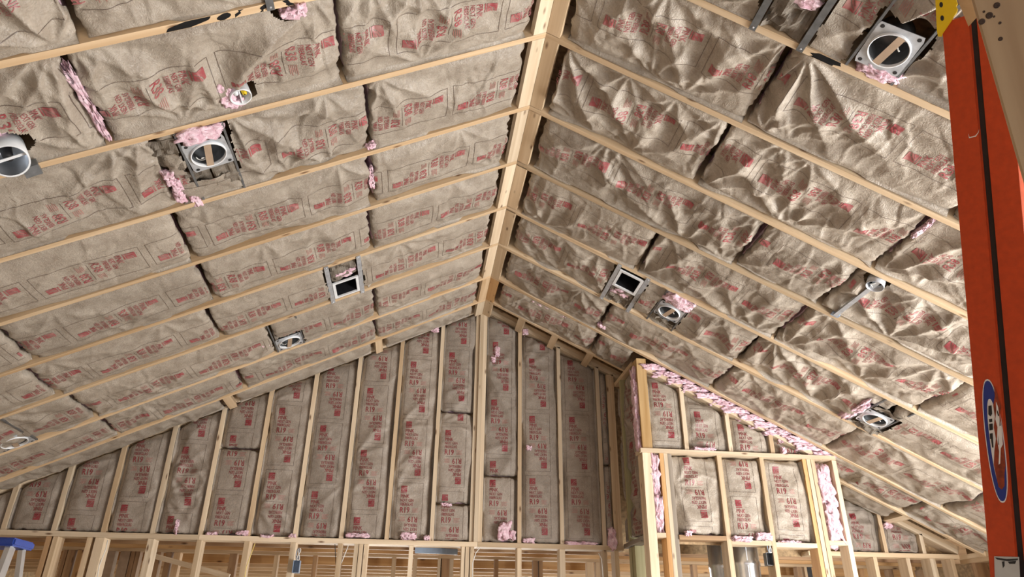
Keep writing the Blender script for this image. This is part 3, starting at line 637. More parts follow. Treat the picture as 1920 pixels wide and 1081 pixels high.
# left flank of the chase
SW = (Vector((0, 0, -1)), Vector((0, -1, 0)), Vector((-1, 0, 0)))
board('side_plate', (CX0 + 0.05, Y0 - 0.005, -0.72), (CX0 + 0.05, CY + 0.14, -0.72), 0.10, 0.038, (1, 0, 0), 'pine', chase)
board('side_plate', (CX0 + 0.05, Y0 - 0.005, -2.315), (CX0 + 0.05, CY + 0.14, -2.315), 0.10, 0.038, (1, 0, 0), 'grey', chase)
board('stud', (CX0 + 0.065, 0.055, -2.295), (CX0 + 0.065, 0.055, -0.74), 0.13, 0.038, (1, 0, 0), 'green', chase)
for lab, yy, w_, sd in (('kraft batt on the chase flank, next to the gable', 0.155, 0.15, 1), ('kraft batt on the chase flank, next to the golden post', -0.155, 0.36, 2)):
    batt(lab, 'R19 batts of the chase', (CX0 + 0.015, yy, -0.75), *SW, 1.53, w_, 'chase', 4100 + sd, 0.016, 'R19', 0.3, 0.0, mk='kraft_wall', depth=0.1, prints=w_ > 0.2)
for y, m in ((0.13, 'green'), (0.02, 'green')):
    board('treated_post', (CX0 + 0.07, y, FLOOR), (CX0 + 0.07, y, -2.337), 0.09, 0.085, (1, 0, 0), m, chase)

# ------------------------------------------------------------------ other walls of the room, with their openings
def wall_panels(name, boxes, label):
    bm = bmesh.new()
    for c, d in boxes: add_box(bm, c, d)
    return tag(link(name, bm_mesh(bm), 'osb'), label, 'wall', None, 'structure')
xr = EAVE + 0.15
wr = wall_panels('wall_right', [((xr, -0.8, -3.55), (0.012, 2.1, 2.44)), ((xr, -8.15, -3.55), (0.012, 3.4, 2.44)), ((xr, -4.15, -4.67), (0.012, 4.6, 0.2)), ((xr, -4.15, -2.6), (0.012, 4.6, 0.54))], 'right eave wall with a wide window opening')
board('eave_plate', (EAVE + 0.07, Y0, ZP - 0.03), (EAVE + 0.07, -9.6, ZP - 0.03), 0.14, 0.042, (1, 0, 0), 'pale', wr)
board('eave_plate', (EAVE + 0.07, Y0, ZP - 0.072), (EAVE + 0.07, -9.6, ZP - 0.072), 0.14, 0.04, (1, 0, 0), 'pine', wr)
for k in range(5): board('stud', (EAVE + 0.07, 0.1 - k * SP, FLOOR), (EAVE + 0.07, 0.1 - k * SP, ZP - 0.093), 0.14, 0.04, (1, 0, 0), 'pale' if k % 2 else 'brown', wr)
wl = wall_panels('wall_left', [((-xr, -4.7, -3.55), (0.012, 9.9, 2.44))], 'left eave wall sheathed in strand board')
board('eave_plate', (-EAVE - 0.07, Y0, ZP - 0.03), (-EAVE - 0.07, -9.6, ZP - 0.03), 0.14, 0.042, (1, 0, 0), 'pale', wl)
wf = wall_panels('wall_front', [((-4.0, -9.8, -2.9), (2.0, 0.012, 3.8)), ((4.2, -9.8, -2.9), (1.6, 0.012, 3.8)), ((0.2, -9.8, -1.2), (6.4, 0.012, 2.6))], 'wall behind the viewer with a wide opening')

# ------------------------------------------------------------------ neighbouring room seen below the gable plate
bm = bmesh.new(); add_box(bm, (0, 3.4, -2.10), (11, 5.9, 0.02))
low = tag(link('ceiling_lower', bm_mesh(bm), 'osb'), 'flat joist ceiling of the room beyond the gable', 'ceiling', None, 'structure')
for k in range(13):
    y = (0.62, 0.95)[k] if k < 2 else 1.50 + (k - 2) * 0.41; zj = -2.235 if k < 2 else -2.30
    board('joist', (-5.2, y, zj), (5.2, y, zj), 0.24, 0.038, (0, 0, 1), ('brown', 'orange', 'rafter', 'pine', 'pale')[min(4, (k + 1) // 2)], low)  # lumber paler with distance: light from beyond is put into the colour
bm = bmesh.new(); add_box(bm, (0, 1.25, -4.74), (9.6, 0.09, 0.04))
part = tag(link('wall_partition', bm_mesh(bm), 'pine'), 'stud partition in the room beyond the gable', 'wall', None, 'structure')
for z, m in ((-2.300, 'brown'), (-2.340, 'rafter')): board('top_plate', (-4.9, 1.25, z), (4.9, 1.25, z), 0.09, 0.038, (0, 1, 0), m, part)
PX = [(118, 'brown', .04), (130, 'brown', .06), (147, 'orange', .05), (202, 'card', .11), (232, 'card', .09), (247, 'brown', .04), (256, 'brown', .04), (291, 'brown', .08), (314, 'brown', .05), (330, 'rafter', .06), (436, 'brown', .07), (517, 'pine', .04), (590, 'brown', .04), (738, 'pine', .04),
      (778, 'pine', .04), (824, 'pale', .04), (834, 'brown', .09), (846, 'pale', .04), (930, 'brown', .04), (1003, 'brown', .05), (1013, 'brown', .04), (1105, 'pine', .07), (1120, 'pine', .05), (1300, 'brown', .05), (1494, 'brown', .05), (1506, 'pine', .03), (1513, 'black', .05), (1618, 'orange', .05), (1664, 'brown', .05), (1722, 'brown', .06)]
for px, m, w in PX:
    x = wallz(px, 1062, 1.25).x
    board('stud', (x, 1.25, -4.72), (x, 1.25, -2.360), w, 0.088, (1, 0, 0), m, part)
wall_panels('wall_far', [((-3.6, 6.4, -3.5), (3.2, 0.02, 2.8)), ((3.6, 6.4, -3.5), (3.2, 0.02, 2.8)), ((0, 6.4, -2.6), (4.0, 0.02, 1.0))], 'far wall of the neighbouring room with a doorway')
wall_panels('wall_far_left', [((-5.3, 3.4, -3.45), (0.02, 6.0, 2.7))], 'left side wall of the neighbouring room')
wall_panels('wall_far_right', [((5.3, 3.4, -3.45), (0.02, 6.0, 2.7))], 'right side wall of the neighbouring room')
# pale diagonal stair board and other small pieces in that room
a, b = wallz(282, 1040, 0.9), wallz(430, 1080, 0.9)
tag(board('diagonal_brace', a, b, 0.045, 0.03, (0, 0, 1), 'pale'), 'pale diagonal board leaning below the plate at left', 'board')
a, b = wallz(778, 1031, 0.50), wallz(858, 1034, 0.50)
tag(board('blue_strip', a, b, 0.05, 0.03, (0, 0, 1), 'bluebox'), 'blue-grey strip under the plate left of the ridge post', 'strip')

# ------------------------------------------------------------------ recessed lights, duct boots, boxes
def slope_frame(side, u, y, dz=0.0):
    U, N, V = (UL, NL, VL) if side == 'L' else (UR, NR, VR)
    return frame(U * u + Vector((0, y, 0)) + N * dz, U, V, N)
def plate_hole(sx, sy, r, t, seg=40):
    bm = bmesh.new(); top = []; bot = []
    def sq(an):
        c, s_ = math.cos(an), math.sin(an); k = 1 / max(abs(c) / (sx / 2), abs(s_) / (sy / 2)); return c * k, s_ * k
    rings = []
    for z in (0, t):
        o = []; n = []
        for k in range(seg):
            an = (k + 0.5) * 6.28318 / seg; x, y = sq(an); o.append(bm.verts.new((x, y, z))); n.append(bm.verts.new((r * math.cos(an), r * math.sin(an), z)))
        rings.append((o, n))
    (o0, n0), (o1, n1) = rings
    for k in range(seg):
        j = (k + 1) % seg
        bm.faces.new((o1[k], o1[j], n1[j], n1[k])); bm.faces.new((o0[j], o0[k], n0[k], n0[j])); bm.faces.new((o0[k], o0[j], o1[j], o1[k])); bm.faces.new((n0[j], n0[k], n1[k], n1[j]))
    return bm_mesh(bm)
def downlight(side, u, y, label, dz=0.0, span=(-0.26, 0.26), strip=True, rot=0.0):
    mw = slope_frame(side, u, y, dz); t = thing('recessed_light', None, label, 'recessed light', 'recessed light housings', mw)
    m2 = mw @ Matrix.Rotation(rot, 4, 'Z')
    mp = link('mounting_plate', plate_hole(0.215, 0.235, 0.09, 0.003), 'steel', t, m2)
    bm = bmesh.new(); lathe(bm, [(0.086, -0.004), (0.085, 0.014), (0.090, 0.016), (0.0925, 0.004), (0.0925, -0.002)], 40); link('trim_ring', bm_mesh(bm, True), 'white', t, m2)
    bm = bmesh.new(); rg = lathe(bm, [(0.087, 0.004), (0.087, -0.13), (0.05, -0.15), (0.005, -0.15)], 32); bm.faces.new(rg[-1]); link('can_housing', bm_mesh(bm, True), 'dsteel', t, m2)
    if strip:
        bm = bmesh.new(); add_box(bm, (0, 0, 0.012), (0.172, 0.036, 0.003)); link('cover_strip', bm_mesh(bm), 'card', t, m2 @ Matrix.Rotation(1.38, 4, 'Z'))
    pts = [(0.045 + 0.022 * math.cos(a), 0.035 + 0.022 * math.sin(a), -0.03 + 0.008 * a) for a in np.linspace(0, 4.6, 14)]
    tube('lamp_wire', pts, 0.0035, 'wirew', t, 6).matrix_basis = WM[t.name].inverted() @ m2
    for sx in (-0.115, 0.115):
        bm = bmesh.new(); add_box(bm, (sx, (span[0] + span[1]) / 2, -0.004), (0.012, span[1] - span[0], 0.014)); link('bar_hanger', bm_mesh(bm), 'dsteel', t, mw)
    bm = bmesh.new(); add_box(bm, (0, -0.14, -0.05), (0.10, 0.045, 0.08)); link('junction_box', bm_mesh(bm), 'steel', t, m2)
    for sx in (-0.085, 0.085):
        for sy in (-0.098, 0.098):
            bm = bmesh.new(); lathe(bm, [(0.010, 0.0038), (0.0005, 0.0042)], 10, (sx, sy, 0)); link('slot', bm_mesh(bm), 'black', mp, m2)
    return t
YS = lambda s, bay, u: ((yl if s == 'L' else yr)(bay, u), (yl if s == 'L' else yr)(bay + 1, u))
def mk_down(side, bay, u, y, label, **k):
    a, b = YS(side, bay, u); sg = 1 if side == 'L' else -1
    lo, hi = sorted(((a - 0.021 - y) * sg, (b + 0.021 - y) * sg)); return downlight(side, u, y, label, span=(lo, hi), **k)
d3 = mk_down('L', 5, 1.97, -3.425, 'square-plate recessed light with pink wool above it on the left slope', dz=0.0, rot=0.06)
d5 = mk_down('L', 1, 1.93, -0.765, 'recessed light ring near the gable wall in the middle of the left slope', dz=-0.005)
d6 = mk_down('L', 1, 4.08, -0.745, 'recessed light ring low on the left slope at the photo edge', dz=-0.005)
e1 = mk_down('R', 7, 1.61, -4.455, 'large recessed light housing beside the orange ladder on the right slope', rot=0.05)
e3 = mk_down('R', 2, 1.56, -1.51, 'recessed light beside the square duct opening on the right slope')
e5 = mk_down('R', 2, 3.41, -1.45, 'recessed light in torn kraft low on the right slope above the chase', rot=0.1)
for t, c, d, sd in ((d3, (0.0, -0.165, -0.012), (0.12, 0.055, 0.03), 3), (e1, (0.02, 0.135, -0.03), (0.12, 0.035, 0.03), 5) if False else (e1, (0.03, -0.14, -0.02), (0.11, 0.03, 0.025), 5), (e3, (0.02, 0.20, -0.01), (0.12, 0.08, 0.035), 7), (e5, (-0.17, 0.0, 0.0), (0.035, 0.2, 0.03), 9)):
    tuft(t, c, d, sd)
# crumpled kraft flaps round some housings
def flap(parent, c, sx, sy, seed, mw, rx=0.0, ry=0.0, amp=0.02):
    n = 14; g = np.linspace(-0.5, 0.5, n); A, B = np.meshgrid(g * sx, g * sy, indexing='ij')
    H = amp * (1 - 2 * np.abs(vnoise(A * 16, B * 16, seed))) + amp * 0.6 * vnoise(A * 35, B * 35, seed + 2)
    bm = bmesh.new(); vs = [[bm.verts.new((A[i, j], B[i, j], H[i, j])) for j in range(n)] for i in range(n)]
    for i in range(n - 1):
        for j in range(n - 1): bm.faces.new((vs[i][j], vs[i + 1][j], vs[i + 1][j + 1], vs[i][j + 1]))
    bmesh.ops.solidify(bm, geom=bm.faces[:], thickness=0.002)
    o = link('kraft_flap', bm_mesh(bm), 'kraft', parent, mw @ Matrix.Translation(c) @ Matrix.Rotation(rx, 4, 'X') @ Matrix.Rotation(ry, 4, 'Y')); return o
flap(d3, (0.09, 0.20, -0.02), 0.13, 0.16, 3, WM[d3.name]); flap(d3, (-0.05, 0.20, -0.012), 0.13, 0.16, 5, WM[d3.name], 0.1); flap(d3, (0.19, -0.06, -0.02), 0.13, 0.22, 6, WM[d3.name], 0, 0.3)
flap(d5, (0.0, -0.19, -0.02), 0.2, 0.14, 8, WM[d5.name]); flap(e3, (0.0, -0.17, 0.0), 0.2, 0.10, 9, WM[e3.name], 0.3); flap(e5, (0.0, 0.15, -0.01), 0.22, 0.12, 10, WM[e5.name], 0.2); flap(e5, (0.05, -0.14, 0.0), 0.2, 0.12, 12, WM[e5.name], -0.3)
# white can and white round box on the left slope
mw = slope_frame('L', 2.76, -3.80, 0.02) @ Matrix.Rotation(0.35, 4, 'X') @ Matrix.Rotation(-0.15, 4, 'Y')
t = thing('lamp_can', None, 'white cylindrical lamp can hanging below kraft at the left photo edge', 'recessed light', 'recessed light housings', mw)
bm = bmesh.new(); rg = lathe(bm, [(0.071, 0.065), (0.078, 0.067), (0.078, -0.08), (0.06, -0.095), (0.004, -0.095)], 36); bm.faces.new(rg[-1]); link('can_shell', bm_mesh(bm, True), 'white', t, mw)
bm = bmesh.new(); lathe(bm, [(0.072, 0.064), (0.070, -0.075), (0.004, -0.078)], 36); link('can_lining', bm_mesh(bm, True), 'alu', t, mw)
bm = bmesh.new(); lathe(bm, [(0.004, 0.035), (0.02, 0.033), (0.022, 0.0), (0.026, -0.07)], 20); link('lamp_socket', bm_mesh(bm, True), 'black', t, mw)
bm = bmesh.new(); add_box(bm, (0, 0, 0.04), (0.14, 0.012, 0.006)); link('spring_bar', bm_mesh(bm), 'white', t, mw)
bm = bmesh.new(); add_box(bm, (-0.05, 0.115, -0.03), (0.07, 0.05, 0.06)); link('junction_box', bm_mesh(bm), 'dsteel', t, mw)
tuft(t, (0.03, -0.11, -0.05), (0.08, 0.045, 0.03), 21)
mw = slope_frame('L', 1.73, -3.775, -0.005)
t = thing('round_box', None, 'small white round electrical box with yellow connector on the left slope', 'electrical box', None, mw)
bm = bmesh.new(); lathe(bm, [(0.047, -0.06), (0.047, 0.012), (0.052, 0.014), (0.054, 0.006), (0.052, -0.06)], 32); link('box_ring', bm_mesh(bm, True), 'white', t, mw)
bm = bmesh.new(); rg = lathe(bm, [(0.0475, -0.05), (0.002, -0.05)], 32); link('box_back', bm_mesh(bm), 'dark', t, mw)
bm = bmesh.new(); add_box(bm, (0, 0, -0.018), (0.006, 0.094, 0.055)); link('box_divider', bm_mesh(bm), 'white', t, mw)
bm = bmesh.new(); lathe(bm, [(0.004, 0.01), (0.011, 0.006), (0.014, -0.02)], 12, (-0.022, -0.012, 0)); link('wire_connector', bm_mesh(bm, True), 'yellow', t, mw)
bm = bmesh.new(); lathe(bm, [(0.002, 0.018), (0.012, 0.014), (0.014, -0.02)], 12, (0.018, -0.03, 0)); link('white_knob', bm_mesh(bm, True), 'white', t, mw)
tuft(t, (0.06, 0.0, -0.02), (0.035, 0.075, 0.02), 23); tuft(t, (0.03, 0.06, -0.02), (0.05, 0.03, 0.02), 24)
# duct boots
def boot(side, bay, u, yo, label, sy=0.24):
    a, b = YS(side, bay, u); yc = (a + b) / 2; mw = slope_frame(side, u, yc); sg = 1 if side == 'L' else -1
    t = thing('duct_boot', None, label, 'duct opening', 'square duct openings', mw)
    for sx in (-0.125, 0.125):
        bm = bmesh.new(); add_box(bm, (sx, 0, 0.006), (0.034, (a - b) + 0.03, 0.004)); add_box(bm, (sx * 1.13, 0, -0.014), (0.003, (a - b) - 0.045, 0.04)); rail = link('support_rail', bm_mesh(bm), 'dsteel' if bay == 7 else 'steel', t, mw)
        for e in (-1, 1):
            bm = bmesh.new(); rg = lathe(bm, [(0.006, 0.0085), (0.004, 0.011), (0.0004, 0.0115)], 8, (sx, e * ((a - b) / 2 - 0.002), 0)); link('screw', bm_mesh(bm), 'steel', rail, mw)
    yb = (yo - yc) * sg; hx, hy = 0.094, sy / 2
    bm = bmesh.new()
    for cx, cy, dx, dy in ((-hx, 0, 0.022, 2 * hy + 0.022), (hx, 0, 0.022, 2 * hy + 0.022), (0, -hy, 2 * hx - 0.022, 0.022), (0, hy, 2 * hx - 0.022, 0.022)): add_box(bm, (cx, yb + cy, 0.004), (dx, dy, 0.012))
    link('collar', bm_mesh(bm), 'white', t, mw)
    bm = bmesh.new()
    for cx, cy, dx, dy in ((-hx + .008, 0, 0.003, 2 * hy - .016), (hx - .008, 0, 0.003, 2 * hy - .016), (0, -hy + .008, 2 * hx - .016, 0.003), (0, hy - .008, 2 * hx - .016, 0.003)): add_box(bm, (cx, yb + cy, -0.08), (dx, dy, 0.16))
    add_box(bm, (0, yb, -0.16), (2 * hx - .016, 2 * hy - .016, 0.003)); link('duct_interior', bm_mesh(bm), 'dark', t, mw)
    rest = [(-0.29, yb - hy - 0.01), (yb + hy + 0.01, 0.29)]
    lo, hi = max(rest, key=lambda q: q[1] - q[0])
    flap(t, (0, (lo + hi) / 2, -0.015), 0.2, hi - lo - 0.02, bay + 31, mw, 0.0, 0.0, 0.018); tuft(t, (0, (lo * 0.3 + hi * 0.7) if lo < yb else (lo * 0.7 + hi * 0.3), -0.03), (0.09, 0.04, 0.03), bay + 60)
    return t
boot('L', 2, 1.375, -1.415, 'square duct opening held by steel rails on the left slope', 0.24)
boot('R', 2, 1.145, -1.63, 'square duct opening held by steel rails on the right slope', 0.24)
boot('R', 7, 1.145, -4.72, 'duct opening rails at the top edge of the right slope', 0.22); boot('L', 7, 1.375, -4.72, 'duct opening rail at the top edge of the left slope', 0.22)
# fan brace
mw = slope_frame('R', 2.48, -2.955, 0.0); t = thing('fan_brace', None, 'round ceiling box on a steel brace bar across a right slope bay', 'ceiling box', None, mw)
bm = bmesh.new(); rg = lathe(bm, [(0.054, -0.03), (0.054, 0.03), (0.050, 0.03), (0.050, -0.025), (0.002, -0.025)], 32); link('box_pan', bm_mesh(bm, True), 'steel', t, mw)
bm = bmesh.new(); add_box(bm, (0, 0, -0.022), (0.09, 0.09, 0.003)); link('box_back', bm_mesh(bm), 'dark', t, mw)
a = mw.inverted() @ (UR * 2.46 + Vector((0, -2.475, 0)) + NR * 0.006)
bm = bmesh.new(); L_ = a.y - 0.05; add_box(bm, (0, 0.05 + L_ / 2, 0.006), (0.028, L_, 0.022)); link('brace_bar', bm_mesh(bm), 'steel', t, mw)
bm = bmesh.new(); add_box(bm, (0, a.y + 0.005, 0.004), (0.055, 0.03, 0.014)); add_box(bm, (0, a.y - 0.02, -0.02), (0.05, 0.006, 0.05)); link('brace_foot', bm_mesh(bm), 'bluebox', t, mw)
tube('lamp_wire', [(0.02, 0.0, -0.01), (0.0, -0.03, 0.015), (-0.025, -0.01, 0.02), (0.0, 0.025, 0.012)], 0.004, 'wirew', t, 6)
# black spray marks on rafters
for side, u, y, l, sk_ in (('L', 1.85, -4.268, 0.17, 0.09), ('L', 1.70, -4.268, 0.05, 0.02), ('L', 1.64, -4.268, 0.03, 0.03), ('L', 1.53, -4.268, .028, 0.02), ('L', 1.42, -4.268, .03, -0.025), ('R', 1.40, -4.27, .15, 0.03)):
    m = slope_frame(side, u, y, 0.0006); bm = bmesh.new(); n = 5; top = []; bot = []
    for k in range(n):
        w = -0.0175 + 0.035 * k / (n - 1); j = 0.012 * vnoise(np.array([k * 1.7 + u * 30]), np.array([l * 50]), 3)[0]; h = l * (0.5 - 0.18 * abs(k - 2) / 2)
        top.append(bm.verts.new((-h + sk_ * (k - 2) / 4 + j, w, 0))); bot.append(bm.verts.new((h + sk_ * (k - 2) / 4 - j, w, 0)))
    for k in range(n - 1): bm.faces.new((top[k], bot[k], bot[k + 1], top[k + 1]))
    bmesh.ops.solidify(bm, geom=bm.faces[:], thickness=0.0004); link('paint_mark', bm_mesh(bm), 'black', ceil, m)

# bare pink wool showing in seams and tears of the ceiling batts
def seam(side, bay, i, u, y, d, seed, dz=-0.012):
    b = BATTS[side, bay, i][0]; p = WM[b.name].inverted() @ (slope_frame(side, u, y, dz).translation); tuft(b, p, d, seed)
seam('L', 6, 2, 2.366, -3.94, (0.019, 0.23, 0.018), 200, -0.016)
seam('L', 6, 1, 1.42, -4.20, (0.055, 0.03, 0.02), 211, -0.01); seam('L', 6, 1, 1.37, -4.22, (0.022, 0.04, 0.015), 212, 0.0)
for k, (u, y) in enumerate(((2.19, -3.30), (2.17, -3.22), (2.185, -3.14), (2.12, -3.07))): seam('L', 5, 2, u + 0.01, y, (0.025, 0.05, 0.02), 220 + k)
seam('L', 5, 1, 1.09, -3.09, (0.03, 0.015, 0.02), 231); seam('L', 4, 1, 1.10, -2.75, (0.016, 0.12, 0.012), 232); seam('L', 1, 1, 2.12, -0.86, (0.035, 0.035, 0.02), 233)
for k, u in enumerate((0.50, 0.60, 0.70, 0.80)): seam('R', 0, 0, u, -0.53, (0.06, 0.025, 0.02), 240 + k, -0.02)
seam('R', 5, 2, 2.40, -3.55, (0.015, 0.10, 0.012), 251); seam('R', 1, 1, 1.15, -0.72, (0.05, 0.03, 0.02), 252)

# ------------------------------------------------------------------ flue pipes and electrical bits below the plates
for px, y, r, lab in ((1352, 0.02, 0.115, 'rear galvanised flue pipe behind the chase studs'), (1398, -0.235, 0.115, 'front galvanised flue pipe behind the chase studs')):
    x = wallz(px, 1050, y).x; mw = Matrix.Translation((x, y, FLOOR))
    t = thing('flue_pipe', None, lab, 'pipe', 'galvanised flue pipes', mw)
    bm = bmesh.new(); rg = lathe(bm, [(r, 0), (r, 2.25), (r + .006, 2.26), (r + .006, 2.29), (r, 2.30), (r, 2.95)], 40); bm.faces.new(rg[-1]); link('pipe_wall', bm_mesh(bm, True), 'pipe', t, mw)
    bm = bmesh.new(); add_box(bm, (-r * .3, -r * .955, 1.45), (0.008, 0.006, 2.9)); link('pipe_seam', bm_mesh(bm), 'steel', t, mw)
def ebox(px, py, y, label, m, sx=0.055, sz=0.10):
    p = wallz(px, py, y); mw = Matrix.Translation(p); t = thing('electrical_box', None, label, 'electrical box', 'electrical boxes on lower studs', mw)
    bm = bmesh.new()
    for c, d in (((-sx / 2, 0, 0), (.003, .06, sz)), ((sx / 2, 0, 0), (.003, .06, sz)), ((0, 0, sz / 2), (sx, .06, .003)), ((0, 0, -sz / 2), (sx, .06, .003)), ((0, 0.03, 0), (sx, .003, sz))): add_box(bm, c, d)
    link('box_body', bm_mesh(bm), m, t, mw)
    for q in range(2): tube('cable_loop', [(0.012 * math.sin(a * (1 + q)) + 0.01 * q, -0.035 - 0.004 * q, sz * 0.5 + 0.05 + 0.05 * math.cos(a)) for a in np.linspace(0, 5.8, 16)], 0.004, 'wirew' if q else 'bluebox', t, 6)
ebox(556, 1062, Y0 - 0.04, 'blue-grey electrical box with coiled cables on a stud below the plate', 'bluebox'); ebox(1441, 1048, CY + 0.05, 'dark metal electrical box on a chase stud beside the flue pipes', 'dsteel')
def cable(pts, m, label, r=0.004):
    w = [wallz(*p) for p in pts]; o = tube('cable', w, r, m); tag(o, label, 'cable')
cable([(478, 1018, .2), (470, 1040, .21), (462, 1062, .22), (458, 1085, .22)], 'wirey', 'yellow cable running down a stud left of the blue-grey box')
cable([(628, 1020, .2), (629, 1045, .3), (631, 1075, .3)], 'black', 'thin dark cable hanging beside the post left of centre', 0.003)
cable([(653, 1022, .2), (648, 1035, .2), (640, 1055, .2)], 'wirew', 'white cable slanting across to the triple post')
cable([(900, 1026, .2), (892, 1036, .2), (886, 1055, .2), (886, 1085, .2)], 'wirew', 'white cable drooping beside the post under the ridge')
cable([(1122, 1036, .2), (1128, 1048, .2), (1131, 1085, .2)], 'wirew', 'white cable running down the stud near the chase')
cable([(202, 1012, .2), (198, 1030, .2), (186, 1060, .2), (182, 1085, .2)], 'wirew', 'white cable running down a wide stud at left')

# ------------------------------------------------------------------ orange ladder in the right foreground
DL = 1.72
P1 = CAM + ray(1857, 1081) * DL; P2 = CAM + ray(1764, 20) * DL
dd = (P2 - P1).normalized()
ee = (CF * math.cos(math.radians(50)) + CR * math.sin(math.radians(50))); ee = (ee - dd * ee.dot(dd)).normalized()   # away from the viewer, along the treads
ww = dd.cross(ee); ww = ww if ww.dot(CR) > 0 else -ww
foot = P1 + dd * ((FLOOR + 0.02 - P1.z) / dd.z); LL = (P2 - foot).length
MLD = frame(foot, dd, ww, -ee if dd.cross(ww).dot(-ee) > 0 else ee)
NF = (MLD @ Vector((0, 0, 1))) - MLD.translation                # outward face normal, towards the viewer
zo = 1 if NF.dot(CF) < 0 else -1
lad = thing('orange_ladder', None, 'closed orange fiberglass stepladder standing at the right edge', 'ladder', None, MLD)
def loc(px, py, off=0.0):                                      # point on the rail's outer face, ladder coordinates
    return MLD.inverted() @ onplane(px, py, foot + NF * zo * off, NF)
RW = 0.056
def channel(name, y0, z0, top, m='orail'):
    bm = bmesh.new(); add_box(bm, (top / 2, y0 + RW / 2, z0 - zo * 0.002), (top, RW, 0.004))
    for q in (0.0017, RW - 0.0017): add_box(bm, (top / 2, y0 + q, z0 - zo * 0.017), (top, 0.0034, 0.03))
    return link(name, bm_mesh(bm), m, lad, MLD)
channel('front_rail', 0.0, 0.0, LL - 0.03); channel('front_rail', 0.0, -zo * 0.48, LL - 0.03)
channel('rear_rail', RW + 0.013, -zo * 0.012, LL + 0.03); channel('rear_rail', RW + 0.013, -zo * 0.46, LL - 0.10)
bm = bmesh.new(); add_box(bm, ((LL + 0.02) / 2, RW + 0.006, -zo * 0.022), (LL + 0.02, 0.013, 0.01)); link('groove_shade', bm_mesh(bm), 'black', lad, MLD)  # black strip added between the rails, standing in for the groove's shade
for k in range(8):
    x = 0.28 + k * 0.30
    if x < LL - 0.2:
        bm = bmesh.new(); add_box(bm, (x, RW / 2, -zo * 0.24), (0.022, RW - 0.008, 0.44)); link('tread', bm_mesh(bm), 'alu', lad, MLD)
def poly_on_face(name, pix, t, m, off, par=lad):
    bm = bmesh.new(); vs = [bm.verts.new(loc(*p) + Vector((0, 0, zo * off))) for p in pix]
    f = bm.faces.new(vs); r = bmesh.ops.extrude_face_region(bm, geom=[f]); bmesh.ops.translate(bm, vec=(0, 0, zo * t), verts=[v for v in r['geom'] if isinstance(v, bmesh.types.BMVert)])
    bmesh.ops.recalc_face_normals(bm, faces=bm.faces[:]); return link(name, bm_mesh(bm), m, par, MLD)
brk = poly_on_face('yellow_bracket', [(1754, -40), (1792, -40), (1795, 3), (1797, 8), (1794.5, 13), (1797, 18), (1795, 25), (1768, 64), (1767, 69), (1761, 69), (1759, 60)], 0.006, 'yellow', 0.0015); tag(brk, 'yellow plastic bracket with two holes')
for cx, cy in ((1767, 10), (1769, 35)):
    poly_on_face('bracket_hole', [(cx + 3.2 * math.cos(a) * 1.05, cy + 5.2 * math.sin(a) - 0.0 * a) for a in np.linspace(0, 5.8, 12)], 0.0006, 'black', 0.0076, brk)
def ring_pix(cx, cy, ax, ay, tilt, n=36):
    out = []
    for k in range(n):
        a = k * 6.28318 / n; s_, c_ = math.sin(a), math.cos(a); y = ay * (abs(s_) ** 0.9) * (1 if s_ > 0 else -1); x = ax * (abs(c_) ** 0.85) * (1 if c_ > 0 else -1); out.append((cx + x + tilt * y, cy + y))
    return out
stk = poly_on_face('oval_sticker', ring_pix(1866, 826, 17.5, 116, 0.125), 0.0004, 'swhite', 0.0006); tag(stk, 'torn blue and white oval sticker')
poly_on_face('sticker_border', ring_pix(1866, 826, 15.8, 113, 0.125), 0.0003, 'sblue', 0.0010, stk)
poly_on_face('sticker_field', ring_pix(1866.5, 829, 9.5, 82, 0.13), 0.0003, 'swhite', 0.0013, stk)
poly_on_face('sticker_tear', [(1864, 722), (1870, 735), (1873, 748), (1878, 760), (1876, 775), (1879, 800), (1882, 830), (1884, 852), (1886, 872), (1884, 885), (1884, 910), (1879, 917), (1873, 912), (1868, 890), (1864, 870), (1865, 845), (1868, 822), (1864, 800), (1866, 780), (1863, 760), (1866, 742)], 0.0004, 'torn', 0.0016, stk)
poly_on_face('sticker_shred', [(1868, 752), (1872, 762), (1875, 785), (1879, 800), (1881, 832), (1877, 840), (1876, 868), (1873, 870), (1874, 845), (1870, 822), (1871, 800), (1867, 785), (1869, 768)], 0.0003, 'swhite', 0.0022, stk)
for pl in ([(1854, 760), (1860, 759), (1861, 775), (1858, 780), (1854, 776)], [(1855, 785), (1861, 784), (1861.5, 790), (1856, 791)], [(1855.5, 794), (1862, 793), (1862.5, 805), (1856, 806)], [(1856.5, 812), (1862, 811), (1863.5, 838), (1861, 838), (1859, 822), (1857, 822)], [(1871, 768), (1874, 778), (1872, 780), (1870, 771)], [(1875, 784), (1877, 797), (1875, 798)], [(1872, 815), (1874, 833), (1872.5, 833)]):
    poly_on_face('sticker_letter', pl, 0.0002, 'black', 0.0026, stk)
glb = poly_on_face('grey_label', [(1864.5, 1042), (1911, 1043), (1914, 1100), (1866, 1100)], 0.0005, 'label', 0.0008)
for pl in ([(1866, 1044), (1888, 1047), (1909, 1046), (1909, 1049), (1890, 1051), (1870, 1048)], [(1879, 1052), (1884, 1051), (1884, 1060), (1881, 1064)], [(1890, 1052), (1906, 1050), (1904, 1056), (1893, 1056)]):
    poly_on_face('label_smudge', pl, 0.0002, 'black', 0.0014, glb)
poly_on_face('scratch', [(1816, 250), (1817, 259), (1830, 256), (1835, 248), (1836, 242), (1834, 248), (1829, 254), (1818, 257)], 0.0001, 'swhite', 0.0003)
